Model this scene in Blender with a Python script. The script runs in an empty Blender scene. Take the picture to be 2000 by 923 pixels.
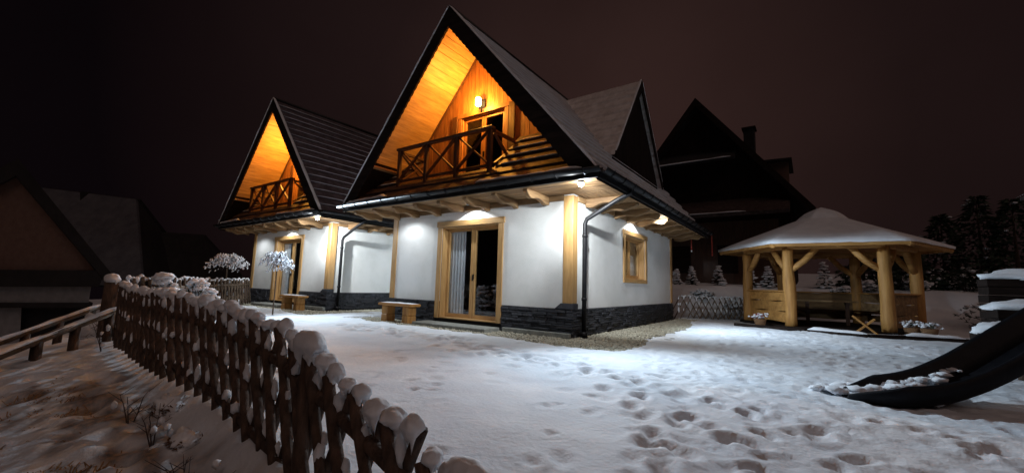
import bpy, math, random
import numpy as np
from mathutils import Vector, Matrix, noise as mnoise
random.seed(7)
R = math.radians
sc = bpy.context.scene
col = sc.collection

# ------------------------------------------------------------------ camera
cam_d = bpy.data.cameras.new('camera'); cam = bpy.data.objects.new('camera', cam_d); col.objects.link(cam)
F, YAW, PITCH, ROLL = 811.49, -0.6226, 0.1173, 0.0295
fw = Vector((math.sin(YAW)*math.cos(PITCH), math.cos(YAW)*math.cos(PITCH), math.sin(PITCH)))
r0 = Vector((math.cos(YAW), -math.sin(YAW), 0)); u0 = r0.cross(fw)
rr = math.cos(ROLL)*r0 + math.sin(ROLL)*u0
uu = -math.sin(ROLL)*r0 + math.cos(ROLL)*u0
cam.matrix_world = Matrix(((rr.x, uu.x, -fw.x, 3.888), (rr.y, uu.y, -fw.y, -7.510), (rr.z, uu.z, -fw.z, 0.985), (0, 0, 0, 1)))
cam_d.sensor_width = 36; cam_d.lens = F/2000*36
cam_d.clip_start = 0.05; cam_d.clip_end = 600
sc.camera = cam

# ------------------------------------------------------------------ night sky, faint warm sky-glow lamp, exposure
w = bpy.data.worlds.new('World'); sc.world = w; w.use_nodes = True
nt = w.node_tree; nt.nodes.clear()
out = nt.nodes.new('ShaderNodeOutputWorld'); bg = nt.nodes.new('ShaderNodeBackground')
tc = nt.nodes.new('ShaderNodeTexCoord'); dot = nt.nodes.new('ShaderNodeVectorMath'); dot.operation = 'DOT_PRODUCT'
gd = Vector((-0.38, 0.90, 0.30)).normalized()
dot.inputs[1].default_value = gd
nt.links.new(tc.outputs['Generated'], dot.inputs[0])
rmp = nt.nodes.new('ShaderNodeValToRGB')
rmp.color_ramp.elements[0].position = 0.55; rmp.color_ramp.elements[0].color = (0.0026, 0.0015, 0.0021, 1)
rmp.color_ramp.elements[1].position = 1.0; rmp.color_ramp.elements[1].color = (0.0270, 0.0135, 0.0118, 1)
e_ = rmp.color_ramp.elements.new(0.86); e_.color = (0.0125, 0.0066, 0.0064, 1)
nt.links.new(dot.outputs['Value'], rmp.inputs[0])
cn = nt.nodes.new('ShaderNodeTexNoise'); cn.inputs['Scale'].default_value = 2.2; cn.inputs['Detail'].default_value = 4
nt.links.new(tc.outputs['Generated'], cn.inputs['Vector'])
cm = nt.nodes.new('ShaderNodeMapRange'); cm.inputs[1].default_value = .3; cm.inputs[2].default_value = .7
cm.inputs[3].default_value = .85; cm.inputs[4].default_value = 1.15
nt.links.new(cn.outputs[0], cm.inputs[0]); nt.links.new(cm.outputs[0], bg.inputs['Strength'])
nt.links.new(rmp.outputs[0], bg.inputs['Color']); nt.links.new(bg.outputs[0], out.inputs['Surface'])

sun_d = bpy.data.lights.new('sky_glow', 'SUN'); sun = bpy.data.objects.new('sky_glow', sun_d); col.objects.link(sun)
sun_d.energy = 0.26; sun_d.angle = R(40); sun_d.color = (1.0, 0.69, 0.58)
sun.rotation_euler = Vector((-0.62, 0.38, -0.80)).to_track_quat('-Z', 'Y').to_euler()
sc.view_settings.view_transform = 'Standard'; sc.view_settings.look = 'None'
sc.view_settings.exposure = 0; sc.view_settings.gamma = 1

# ------------------------------------------------------------------ materials
M = {}
def mat(name, color, rough=.6, metal=0., emis=None, estr=0., c2=None, scale=6., stretch=None, detail=5, bump=0., bscale=None, c_lo=.35, c_hi=.65, rand=0., spec=.5, coord='Object'):
    m = bpy.data.materials.new(name); m.use_nodes = True; t = m.node_tree; b = t.nodes['Principled BSDF']
    b.inputs['Roughness'].default_value = rough; b.inputs['Metallic'].default_value = metal
    b.inputs['Base Color'].default_value = (*color, 1); b.inputs['Specular IOR Level'].default_value = spec
    if emis: b.inputs['Emission Color'].default_value = (*emis, 1); b.inputs['Emission Strength'].default_value = estr
    tcn = t.nodes.new('ShaderNodeTexCoord'); mp = t.nodes.new('ShaderNodeMapping'); t.links.new(tcn.outputs[coord], mp.inputs[0])
    if stretch: mp.inputs['Scale'].default_value = stretch
    src = None
    if c2:
        n = t.nodes.new('ShaderNodeTexNoise'); n.inputs['Scale'].default_value = scale; n.inputs['Detail'].default_value = detail
        n.inputs['Roughness'].default_value = .65
        t.links.new(mp.outputs[0], n.inputs['Vector'])
        r = t.nodes.new('ShaderNodeValToRGB'); r.color_ramp.elements[0].position = c_lo; r.color_ramp.elements[1].position = c_hi
        r.color_ramp.elements[0].color = (*color, 1); r.color_ramp.elements[1].color = (*c2, 1)
        t.links.new(n.outputs[0], r.inputs[0]); src = r.outputs[0]
    if rand:
        oi = t.nodes.new('ShaderNodeObjectInfo'); mr = t.nodes.new('ShaderNodeMapRange')
        mr.inputs[3].default_value = 1-rand; mr.inputs[4].default_value = 1+rand*.7
        t.links.new(oi.outputs['Random'], mr.inputs[0])
        mx = t.nodes.new('ShaderNodeVectorMath'); mx.operation = 'SCALE'
        if src: t.links.new(src, mx.inputs[0])
        else: mx.inputs[0].default_value = color
        t.links.new(mr.outputs[0], mx.inputs['Scale']); src = mx.outputs[0]
    if src: t.links.new(src, b.inputs['Base Color'])
    if bump:
        n2 = t.nodes.new('ShaderNodeTexNoise'); n2.inputs['Scale'].default_value = bscale or scale*3; n2.inputs['Detail'].default_value = 6
        t.links.new(mp.outputs[0], n2.inputs['Vector'])
        bp = t.nodes.new('ShaderNodeBump'); bp.inputs['Strength'].default_value = bump; bp.inputs['Distance'].default_value = .02
        t.links.new(n2.outputs[0], bp.inputs['Height']); t.links.new(bp.outputs[0], b.inputs['Normal'])
    M[name] = m; return m
mat('snow', (.74,.77,.82), .75, c2=(.84,.86,.90), scale=3, bump=.35, bscale=28, spec=.3)
mat('plaster', (.72,.73,.70), .9, c2=(.86,.86,.84), scale=1.1, c_lo=.25, c_hi=.6, bump=.4, bscale=70, spec=.2)
for ax, st in (('x',(.12,1,1)),('y',(1,.12,1)),('z',(1,1,.12))):
    mat('honey_'+ax, (.42,.235,.085), .45, c2=(.58,.35,.14), scale=18, stretch=st, bump=.25, bscale=40, rand=.10)
    mat('pine_'+ax, (.40,.24,.10), .5, c2=(.62,.40,.18), scale=14, stretch=st, bump=.25, bscale=40, rand=.16)
    mat('brown_'+ax, (.055,.023,.012), .5, c2=(.11,.046,.022), scale=16, stretch=st, bump=.3, bscale=40, rand=.2)
    mat('gable_'+ax, (.24,.10,.035), .5, c2=(.42,.20,.075), scale=14, stretch=st, bump=.25, bscale=40, rand=.22)
    mat('raw_'+ax, (.17,.095,.04), .75, c2=(.36,.22,.10), scale=9, stretch=st, bump=.5, bscale=22, rand=.2)
    mat('log_'+ax, (.30,.135,.032), .65, c2=(.54,.28,.08), scale=9, c_lo=.3, c_hi=.62, stretch=st, bump=.5, bscale=18, rand=.1)
    mat('dark_'+ax, (.010,.007,.006), .8, c2=(.026,.017,.014), scale=12, stretch=st, bump=.3, bscale=40, rand=.15, spec=.12)
mat('bark', (.036,.022,.015), .9, c2=(.125,.075,.052), scale=22, stretch=(1,1,.25), bump=.9, bscale=30, rand=.25)
mat('black_metal', (.006,.006,.007), .45, c2=(.012,.012,.014), scale=8, spec=.3)
mat('stone_dark', (.024,.025,.032), .65, c2=(.062,.065,.078), scale=9, bump=.6, bscale=30, rand=.35)
mat('stone_core', (.02,.02,.022), .9)
mat('concrete', (.22,.23,.21), .9, c2=(.34,.35,.32), scale=12, bump=.3)
mat('gravel_bed', (.10,.09,.07), .95, c2=(.22,.20,.16), scale=40, bump=.8)
mat('pebble', (.32,.30,.23), .8, c2=(.56,.53,.43), scale=9, c_lo=.3, c_hi=.7, detail=2)
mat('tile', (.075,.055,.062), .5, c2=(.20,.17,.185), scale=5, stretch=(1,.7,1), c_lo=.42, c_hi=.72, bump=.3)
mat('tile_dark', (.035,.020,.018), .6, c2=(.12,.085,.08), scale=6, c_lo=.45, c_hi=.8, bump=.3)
mat('tile_snow', (.55,.50,.48), .7, c2=(.82,.79,.78), scale=4, stretch=(1,.5,1), c_lo=.30, c_hi=.62, bump=.4)  # snow-covered tile, paled to stand for warm light on the near roof
mat('interior', (.03,.025,.022), .8)
mat('interior_wood', (.05,.035,.022), .6)
mat('curtain', (.72,.74,.78), .9, c2=(.85,.86,.88), scale=20)
mat('wall_brown', (.13,.075,.060), .9, c2=(.16,.10,.08), scale=4)
mat('wall_gray', (.20,.20,.21), .9, c2=(.26,.26,.27), scale=3)
mat('roof_gray', (.07,.07,.085), .9, c2=(.11,.11,.125), scale=1.5)
mat('roof_dark', (.010,.009,.010), .9, c2=(.02,.018,.02), scale=2)
mat('grass_dry', (.22,.12,.05), .9, c2=(.36,.22,.10), scale=5)
mat('slide_plastic', (.003,.0035,.006), .6, c2=(.010,.010,.013), scale=9, bump=.2, c_lo=.5, c_hi=.8, spec=.2)
mat('needle', (.012,.026,.014), .8, c2=(.03,.055,.03), scale=12)
mat('trunk', (.10,.07,.05), .85, c2=(.17,.12,.08), scale=20, bump=.6)
mat('stem', (.06,.04,.035), .85)
mat('wicker', (.16,.08,.035), .8, c2=(.28,.15,.07), scale=60, bump=.8)
mat('petal', (.35,.06,.08), .7)
mat('lamp_warm', (1,.7,.3), .5, emis=(1,.62,.20), estr=22)
mat('lamp_white', (1,1,1), .4, emis=(.85,.93,1), estr=45)
mat('red_glass', (.35,.03,.02), .3, c2=(.5,.06,.03), scale=30)
mat('leaf_litter', (.06,.03,.015), .9, c2=(.14,.07,.03), scale=15)
mat('snow_ground', (.68,.73,.80), .75, c2=(.82,.85,.89), scale=1.3, bump=.45, bscale=24, spec=.3)
_t = M['snow_ground'].node_tree; _b = _t.nodes['Principled BSDF']; _src = _b.inputs['Base Color'].links[0].from_socket
_a = _t.nodes.new('ShaderNodeAttribute'); _a.attribute_name = 'litter'
_n = _t.nodes.new('ShaderNodeTexNoise'); _n.inputs['Scale'].default_value = 30; _tc = _t.nodes.new('ShaderNodeTexCoord'); _t.links.new(_tc.outputs['Object'], _n.inputs['Vector'])
_r = _t.nodes.new('ShaderNodeValToRGB'); _r.color_ramp.elements[0].color = (.035,.022,.012,1); _r.color_ramp.elements[1].color = (.26,.14,.06,1); _r.color_ramp.elements[0].position = .35; _r.color_ramp.elements[1].position = .65
_t.links.new(_n.outputs[0], _r.inputs[0])
_m = _t.nodes.new('ShaderNodeMixRGB'); _t.links.new(_a.outputs['Fac'], _m.inputs[0]); _t.links.new(_src, _m.inputs[1]); _t.links.new(_r.outputs[0], _m.inputs[2]); _t.links.new(_m.outputs[0], _b.inputs['Base Color'])
def glass_mat(name='glass', tint=(.9,.92,.93)):
    m = bpy.data.materials.new(name); m.use_nodes = True; t = m.node_tree; t.nodes.clear()
    o = t.nodes.new('ShaderNodeOutputMaterial'); mx = t.nodes.new('ShaderNodeMixShader')
    tr = t.nodes.new('ShaderNodeBsdfTransparent'); gl = t.nodes.new('ShaderNodeBsdfGlossy'); fr = t.nodes.new('ShaderNodeFresnel')
    tr.inputs[0].default_value = (*tint, 1); gl.inputs['Roughness'].default_value = .02; ge = t.nodes.new('ShaderNodeNewGeometry'); mr = t.nodes.new('ShaderNodeMapRange'); mr.inputs[3].default_value = 1.5; mr.inputs[4].default_value = 1/1.5
    t.links.new(ge.outputs['Backfacing'], mr.inputs[0]); t.links.new(mr.outputs[0], fr.inputs[0])
    t.links.new(fr.outputs[0], mx.inputs[0]); t.links.new(tr.outputs[0], mx.inputs[1]); t.links.new(gl.outputs[0], mx.inputs[2])
    t.links.new(mx.outputs[0], o.inputs[0]); M[name] = m
glass_mat()

# ------------------------------------------------------------------ mesh helpers
class MB:
    def __init__(s): s.v = []; s.f = []
    def add(s, vs, fs):
        o = len(s.v); s.v += [tuple(v) for v in vs]; s.f += [tuple(i+o for i in f) for f in fs]; return s
    def box(s, x0, x1, y0, y1, z0, z1):
        return s.add([(x0,y0,z0),(x1,y0,z0),(x1,y1,z0),(x0,y1,z0),(x0,y0,z1),(x1,y0,z1),(x1,y1,z1),(x0,y1,z1)],
                     [(0,3,2,1),(4,5,6,7),(0,1,5,4),(1,2,6,5),(2,3,7,6),(3,0,4,7)])
    def beam(s, p0, p1, w, h, up=(0,0,1)):
        p0, p1 = Vector(p0), Vector(p1); d = (p1-p0).normalized(); a = d.cross(Vector(up))
        if a.length < 1e-4: a = d.cross(Vector((1,0,0)))
        a.normalize(); b = a.cross(d).normalized()
        vs = [p + a*sx*w/2 + b*sz*h/2 for p in (p0, p1) for sx, sz in ((-1,-1),(1,-1),(1,1),(-1,1))]
        return s.add(vs, [(0,1,2,3),(7,6,5,4),(0,4,5,1),(1,5,6,2),(2,6,7,3),(3,7,4,0)])
    def tube(s, pts, rad, n=8, cap=True, rough=0., seed=0):
        pts = [Vector(p) for p in pts]; rads = rad if hasattr(rad, '__len__') else [rad]*len(pts)
        rg = random.Random(seed); vs = []; fs = []
        prev = None
        for i, p in enumerate(pts):
            d = (pts[min(i+1,len(pts)-1)] - pts[max(i-1,0)]).normalized()
            if prev is None:
                a = d.cross(Vector((0,0,1)));
                if a.length < .05: a = d.cross(Vector((1,0,0)))
            else: a = prev - d*prev.dot(d)
            a.normalize(); b = d.cross(a); prev = a
            for k in range(n):
                th = 2*math.pi*k/n; rr_ = rads[i]*(1+rough*(rg.random()-.5))
                vs.append(p + (a*math.cos(th)+b*math.sin(th))*rr_)
        for i in range(len(pts)-1):
            for k in range(n):
                fs.append((i*n+k, i*n+(k+1)%n, (i+1)*n+(k+1)%n, (i+1)*n+k))
        if cap: fs.append(tuple(range(n))[::-1]); fs.append(tuple((len(pts)-1)*n+k for k in range(n)))
        return s.add(vs, fs)
    def prism(s, poly, axis, a0, a1):
        # poly: 2D points in the other two axes (order xyz without axis)
        def P(q, a):
            if axis == 'x': return (a, q[0], q[1])
            if axis == 'y': return (q[0], a, q[1])
            return (q[0], q[1], a)
        n = len(poly); vs = [P(q, a0) for q in poly] + [P(q, a1) for q in poly]
        fs = [tuple(range(n)), tuple(range(2*n-1, n-1, -1))] + [(i, i+n, (i+1)%n+n, (i+1)%n) for i in range(n)]
        return s.add(vs, fs)
    def blob(s, c, rx, ry, rz, lvl=2, amp=.18, freq=2.2, seed=0, flat=None, rot=0.):
        V, Fc = ico(lvl); vs = []; off = Vector((seed*7.31, seed*3.17, seed*1.7)); cr, sr = math.cos(rot), math.sin(rot)
        for v in V:
            k = 1 + amp*mnoise.noise(v*freq + off)*1.6
            x, y, z = v.x*rx*k, v.y*ry*k, v.z*rz*k
            if flat is not None and z < -flat: z = -flat + (z+flat)*.15
            vs.append((c[0]+x*cr-y*sr, c[1]+x*sr+y*cr, c[2]+z))
        return s.add(vs, Fc)
    def build(s, name, m, parent=None, smooth=False, bevel=0., seg=1):
        me = bpy.data.meshes.new(name); me.from_pydata(s.v, [], s.f); me.update()
        if m: me.materials.append(M[m] if isinstance(m, str) else m)
        import bmesh
        bm = bmesh.new(); bm.from_mesh(me); bmesh.ops.recalc_face_normals(bm, faces=bm.faces)
        if bevel: bmesh.ops.bevel(bm, geom=bm.edges[:]+bm.verts[:], offset=bevel, segments=seg, affect='EDGES', clamp_overlap=True)
        bm.to_mesh(me); bm.free()
        if smooth: me.polygons.foreach_set('use_smooth', [True]*len(me.polygons))
        o = bpy.data.objects.new(name, me); col.objects.link(o)
        if parent: o.parent = parent
        return o
_ico = {}
def ico(l):
    if l not in _ico:
        import bmesh
        bm = bmesh.new(); bmesh.ops.create_icosphere(bm, subdivisions=l, radius=1)
        _ico[l] = ([v.co.copy() for v in bm.verts], [tuple(v.index for v in f.verts) for f in bm.faces]); bm.free()
    return _ico[l]
def tag(o, label=None, cat=None, group=None, kind=None):
    if label: o['label'] = label
    if cat: o['category'] = cat
    if group: o['group'] = group
    if kind: o['kind'] = kind
    return o
def empty(name, loc, label=None, cat=None, group=None, rz=0):
    o = bpy.data.objects.new(name, None); col.objects.link(o); o.location = loc; o.rotation_euler = (0,0,rz); o.empty_display_size = .2
    return tag(o, label, cat, group)
KIDS = {}
def kids_index():
    KIDS.clear()
    for o in bpy.data.objects:
        if o.parent: KIDS.setdefault(o.parent.name, []).append(o)
def copy_tree(o, parent=None):
    c = o.copy(); col.objects.link(c); c.parent = parent
    for ch in KIDS.get(o.name, []): copy_tree(ch, c)
    return c
def inst(me_obj, mtx, parent, name=None):
    c = bpy.data.objects.new(name or me_obj.name.split('.')[0], me_obj.data); col.objects.link(c); c.parent = parent; c.matrix_local = mtx; return c
def strip(mb, p0, p1, w, h, seed=0, step=.12, gap=0.):
    """irregular ridge of snow lying along a line"""
    p0, p1 = Vector(p0), Vector(p1); L = (p1-p0).length; n = max(2, int(L/step)); d = (p1-p0)/n; a = d.cross(Vector((0,0,1))).normalized()
    vs = []; fs = []; m = 7
    for i in range(n+1):
        q = p0 + d*i; k = 1+.6*mnoise.noise(Vector((i*.35, seed*5.1, 0)))
        if i in (0, n): k *= .3
        for j in range(m):
            t = math.pi*j/(m-1); jit = 1+.25*mnoise.noise(Vector((i*.9, j*1.3, seed)))
            vs.append(q + a*math.cos(t)*w/2*(.75+.25*k)*jit + Vector((0,0,math.sin(t)*h*k*jit)))
    for i in range(n):
        for j in range(m-1):
            fs.append((i*m+j, i*m+j+1, (i+1)*m+j+1, (i+1)*m+j))
        fs.append((i*m+m-1, i*m, (i+1)*m, (i+1)*m+m-1))
    mb.add(vs, fs); return mb

# ------------------------------------------------------------------ ground
rng = np.random.default_rng(3)
_lat = rng.random((256,256))
def vn(x, y, sc_, seed=0):
    x = x/sc_ + 17.3*seed + 1000; y = y/sc_ + 9.1*seed + 1000
    xi = np.floor(x).astype(int); yi = np.floor(y).astype(int); fx = x-xi; fy = y-yi
    fx = fx*fx*(3-2*fx); fy = fy*fy*(3-2*fy); L = lambda a, b: _lat[a % 256, b % 256]
    return (L(xi,yi)*(1-fx)+L(xi+1,yi)*fx)*(1-fy) + (L(xi,yi+1)*(1-fx)+L(xi+1,yi+1)*fx)*fy - .5
def sst(a, b, x): t = np.clip((x-a)/(b-a), 0, 1); return t*t*(3-2*t)
FX = np.array([-60., -5.4, -4.0, -1.5, -.5, .5, 1.4, 2.2, 3.1, 4.2, 6., 60.])
FY = np.array([-5.6, -5.6, -5.85, -6.04, -6.08, -6.15, -6.26, -6.38, -6.46, -6.9, -7.9, -20.])
def fence_y(x): return np.interp(x, FX, FY)
def gravel_mask(x, y):
    wob = vn(x, y, .35, 5)*.22 + vn(x, y, .12, 6)*.12
    def around(ox):
        X = x-ox; right = 1.15 + np.clip(-(y-1.)*.35, 0, .25) - sst(5., 8., y)*.5
        front = 0.85 + np.clip((X+1.2)*.20, 0, .35)
        corner = np.hypot(np.clip(X-.4, 0, 9)/1.0, np.clip(-y-.2, 0, 9))
        m = (X > -6.3+wob) & (X < right+wob) & (y > -front+wob) & (y < 8.3) & (corner < 1.25+wob)
        return m
    return around(0.) | around(-9.)
dents = []
rd = random.Random(11)
def dent(x, y, r, d, asp=1.3, a=0.): dents.append((x, y, r, d, asp, a))
def ground_base(x, y):
    z = np.zeros_like(x)
    fy_ = fence_y(x); d = np.clip(fy_-y, 0, 200)
    out_ = sst(0, .25, d)*np.interp(x, [-8,-2,1,3], [-.02,.0,.14,.30]) + .16*np.minimum(d, 2.2) + .55*np.clip(d-2.2, 0, 5.)
    out_ = out_*sst(4.3, 2.4, x)
    z -= out_
    # drop past the far fence
    dd = np.clip(((-5.6-x)*5.1 - (y+5.6)*7.9)/9.4, 0, 100)*sst(-5.3, -5.9, x)
    z -= np.minimum(.22*dd, 3.2)*sst(0, .5, dd)
    z = np.maximum(z, -3.2)
    # rise behind the yard
    tt = np.where(x < 2.4, y-9.6-.9*x, y-11.76)
    tt = np.where(x < -.5, y-9.15, tt)
    z += 1.25*sst(0, 2.8, tt) + np.clip(tt-3, 0, 60)*.05
    return z
def ground_h(x, y):
    z = ground_base(x, y)
    z += vn(x, y, 1.7, 1)*.07 + vn(x, y, .6, 2)*.035 + vn(x, y, .22, 3)*.014
    right = sst(1.0, 3.5, x + .35*y)
    z += vn(x, y, .30, 4)*.014*right + vn(x, y, .13, 7)*.008*right
    return z
# footprints and dents
trail = [(-4.8,-1.75),(-3.9,-1.75),(-3.1,-1.8),(-2.3,-1.85),(-1.5,-1.95),(-.8,-2.1),(0,-2.25),(.7,-2.45),(1.3,-2.7),(1.8,-3.0),(2.3,-3.4),(2.7,-3.9),(3.05,-4.5),(3.3,-5.1),(3.5,-5.7)]
for i in range(len(trail)-1):
    (ax, ay), (bx_, by_) = trail[i], trail[i+1]
    for k in range(2):
        t = k/2; ang = math.atan2(by_-ay, bx_-ax); s_ = (.13 if (2*i+k) % 2 else -.13)
        dent(ax+(bx_-ax)*t - math.sin(ang)*s_+rd.uniform(-.06,.06), ay+(by_-ay)*t+math.cos(ang)*s_+rd.uniform(-.06,.06), .085 if i < 8 else .065, .06, 1.6, ang)
for k in range(150):
    x = rd.uniform(-4.6, 3.0); y = -1.9-.25*max(0, x+1.5)+rd.gauss(0, .28); dent(x, y, rd.uniform(.05,.11), rd.uniform(.015,.045), rd.uniform(1,1.8), rd.uniform(0,3.1))
for k in range(1000):
    x = rd.uniform(.5, 9); y = rd.uniform(-6.6, 5.5)
    if x+.35*y < 1.2 and rd.random() < .7: continue
    big = y < -2.3 and x > 2.3
    dent(x, y, rd.uniform(.04,.085), rd.uniform(.008,.024)+(.025 if big and rd.random() < .08 else 0), rd.uniform(1,1.8), rd.uniform(0,3.1))
for k in range(34):
    x = rd.uniform(2.9, 5.2); y = rd.uniform(-5.8, -2.8); dent(x, y, rd.uniform(.04,.07), rd.uniform(.045,.075), rd.uniform(1.1,1.7), rd.uniform(0,3.1))
for k in range(3200):
    x = rd.uniform(-1.5, 9); y = rd.uniform(-6.3, 6)
    if x+.3*y < 1.5 and rd.random() < .75: continue
    dent(x, y, rd.uniform(.03,.06), rd.uniform(.008,.022), rd.uniform(1,2.0), rd.uniform(0,3.1))
for k in range(160):
    x = rd.uniform(-6, 2.6); dent(x, float(fence_y(x))-rd.uniform(.3,2.2), rd.uniform(.05,.14), rd.uniform(.02,.07), rd.uniform(1,1.8), rd.uniform(0,3.1))
def axis_pts(lo, hi, f0, f1, fine, g=1.12):
    a = list(np.arange(f0, f1, fine)); s = fine; v = f1; r_ = []
    while v < hi: r_.append(v); s *= g; v += s
    r_.append(hi); s = fine; v = f0; l_ = []
    while v > lo: s *= g; v -= s; l_.append(max(v, lo))
    return np.array(l_[::-1] + a + r_)
xs = axis_pts(-90, 90, -7.0, 8.0, .034, 1.07); ys = axis_pts(-40, 120, -8.2, 5.0, .034, 1.05)
Xg, Yg = np.meshgrid(xs, ys); Zg = ground_h(Xg, Yg); Dg = np.zeros_like(Zg)
for (x, y, r, d, asp, a) in dents:
    R2 = r*asp*3
    i0, i1 = np.searchsorted(xs, [x-R2, x+R2]); j0, j1 = np.searchsorted(ys, [y-R2, y+R2])
    if i1 <= i0 or j1 <= j0: continue
    X = Xg[j0:j1, i0:i1]-x; Y = Yg[j0:j1, i0:i1]-y; u_ = (X*math.cos(a)+Y*math.sin(a))/asp; v_ = -X*math.sin(a)+Y*math.cos(a)
    q = (u_*u_+v_*v_)/(r*r); Dg[j0:j1, i0:i1] += -d*np.exp(-q**1.5) + d*.25*np.exp(-(np.sqrt(q)-1.5)**2*4)
Zg += np.where(Dg < 0, -.075*np.tanh(-Dg/.075), np.minimum(Dg, .02))
GM = gravel_mask(Xg, Yg); Zg = np.where(GM, -.09, Zg)
inside = ((Xg > -5.5) & (Xg < -.1) & (Yg > .1) & (Yg < 7.3)) | ((Xg > -14.5) & (Xg < -9.1) & (Yg > .1) & (Yg < 7.3))
Zg = np.where(inside, -.12, Zg)
def grid_obj(name, X, Y, Z, m):
    ny, nx = X.shape; me = bpy.data.meshes.new(name)
    V = np.stack([X, Y, Z], -1).reshape(-1, 3).astype(np.float32)
    i = np.arange(ny*nx).reshape(ny, nx); Q = np.stack([i[:-1,:-1], i[:-1,1:], i[1:,1:], i[1:,:-1]], -1).reshape(-1, 4)
    me.vertices.add(len(V)); me.vertices.foreach_set('co', V.ravel())
    me.loops.add(Q.size); me.loops.foreach_set('vertex_index', Q.ravel().astype(np.int32))
    me.polygons.add(len(Q)); me.polygons.foreach_set('loop_start', np.arange(0, Q.size, 4, dtype=np.int32)); me.polygons.foreach_set('loop_total', np.full(len(Q), 4, np.int32))
    me.polygons.foreach_set('use_smooth', np.ones(len(Q), bool)); me.update(calc_edges=True); me.validate()
    me.materials.append(M[m]); o = bpy.data.objects.new(name, me); col.objects.link(o); return o
litter = np.clip((-Dg-.035)/.035, 0, 1)*.55*(vn(Xg, Yg, .5, 12)+.5)
dfen = fence_y(Xg)-Yg
pat = vn(Xg, Yg, .9, 13)+.7*vn(Xg+Yg*.4, Yg*3, .35, 14)+.5*vn(Xg, Yg, .09, 15)
band = sst(-.05, .25, dfen)*(1-sst(1.0, 2.0, dfen))*sst(-5.5, -4, Xg)*(1-sst(1.6, 2.6, Xg))
litter = np.clip(litter + .55*sst(.0, .42, pat)*band + .3*sst(.30, .62, pat)*(dfen > 0)*sst(0, .5, dfen)*(Xg < 3), 0, .85)
gobj = tag(grid_obj('snow_ground', Xg, Yg, Zg, 'snow_ground'), kind='structure')
at_ = gobj.data.attributes.new('litter', 'FLOAT', 'POINT'); at_.data.foreach_set('value', litter.ravel().astype(np.float32))
gb = MB().box(-6.7, 2.0, -1.6, 8.6, -.2, -.045).box(-15.7, -7.0, -1.6, 8.6, -.2, -.045)
tag(gb.build('gravel_bed', 'gravel_bed'), kind='structure')
# pebbles
pv = []; pf = []
base = np.array([(1,0,0),(-1,0,0),(0,1,0),(0,-1,0),(0,0,1),(0,0,-1)], float)
bf = np.array([(0,2,4),(2,1,4),(1,3,4),(3,0,4),(2,0,5),(1,2,5),(3,1,5),(0,3,5)])
def scatter(n, x0, x1, y0, y1, smin, smax):
    x = rng.uniform(x0, x1, n); y = rng.uniform(y0, y1, n); ok = gravel_mask(x, y); x = x[ok]; y = y[ok]; k = len(x)
    s = rng.uniform(smin, smax, k); th = rng.uniform(0, 6.28, k)
    P = base[None]*np.stack([s, s*rng.uniform(.6,1,k), s*rng.uniform(.4,.8,k)], -1)[:,None,:]
    P += rng.normal(0, 1, P.shape)*s[:,None,None]*.14
    c, sn = np.cos(th)[:,None], np.sin(th)[:,None]
    Q = np.stack([P[...,0]*c-P[...,1]*sn+x[:,None], P[...,0]*sn+P[...,1]*c+y[:,None], P[...,2]-.035+rng.uniform(0,.022,k)[:,None]], -1)
    o = sum(len(a) for a in pv); pv.append(Q.reshape(-1,3)); pf.append((bf[None]+(np.arange(k)*6)[:,None,None]).reshape(-1,3)+o)
scatter(9500, -6.4, 1.7, -1.5, 0, .016, .040); scatter(12500, 0, 1.7, -1.5, 8.3, .016, .040); scatter(4500, -15.4, -7.4, -1.3, 0, .02, .045); scatter(3500, -9, -7.5, 0, 8, .02, .045)
V = np.concatenate(pv); Fp = np.concatenate(pf)
me = bpy.data.meshes.new('gravel'); me.vertices.add(len(V)); me.vertices.foreach_set('co', V.astype(np.float32).ravel())
me.loops.add(Fp.size); me.loops.foreach_set('vertex_index', Fp.ravel().astype(np.int32)); me.polygons.add(len(Fp))
me.polygons.foreach_set('loop_start', np.arange(0, Fp.size, 3, dtype=np.int32)); me.polygons.foreach_set('loop_total', np.full(len(Fp), 3, np.int32))
me.update(calc_edges=True); me.materials.append(M['pebble']); o = bpy.data.objects.new('gravel', me); col.objects.link(o)
tag(o, 'pale river pebbles banked round the foot of the white cottages', 'gravel', kind='stuff')

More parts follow.
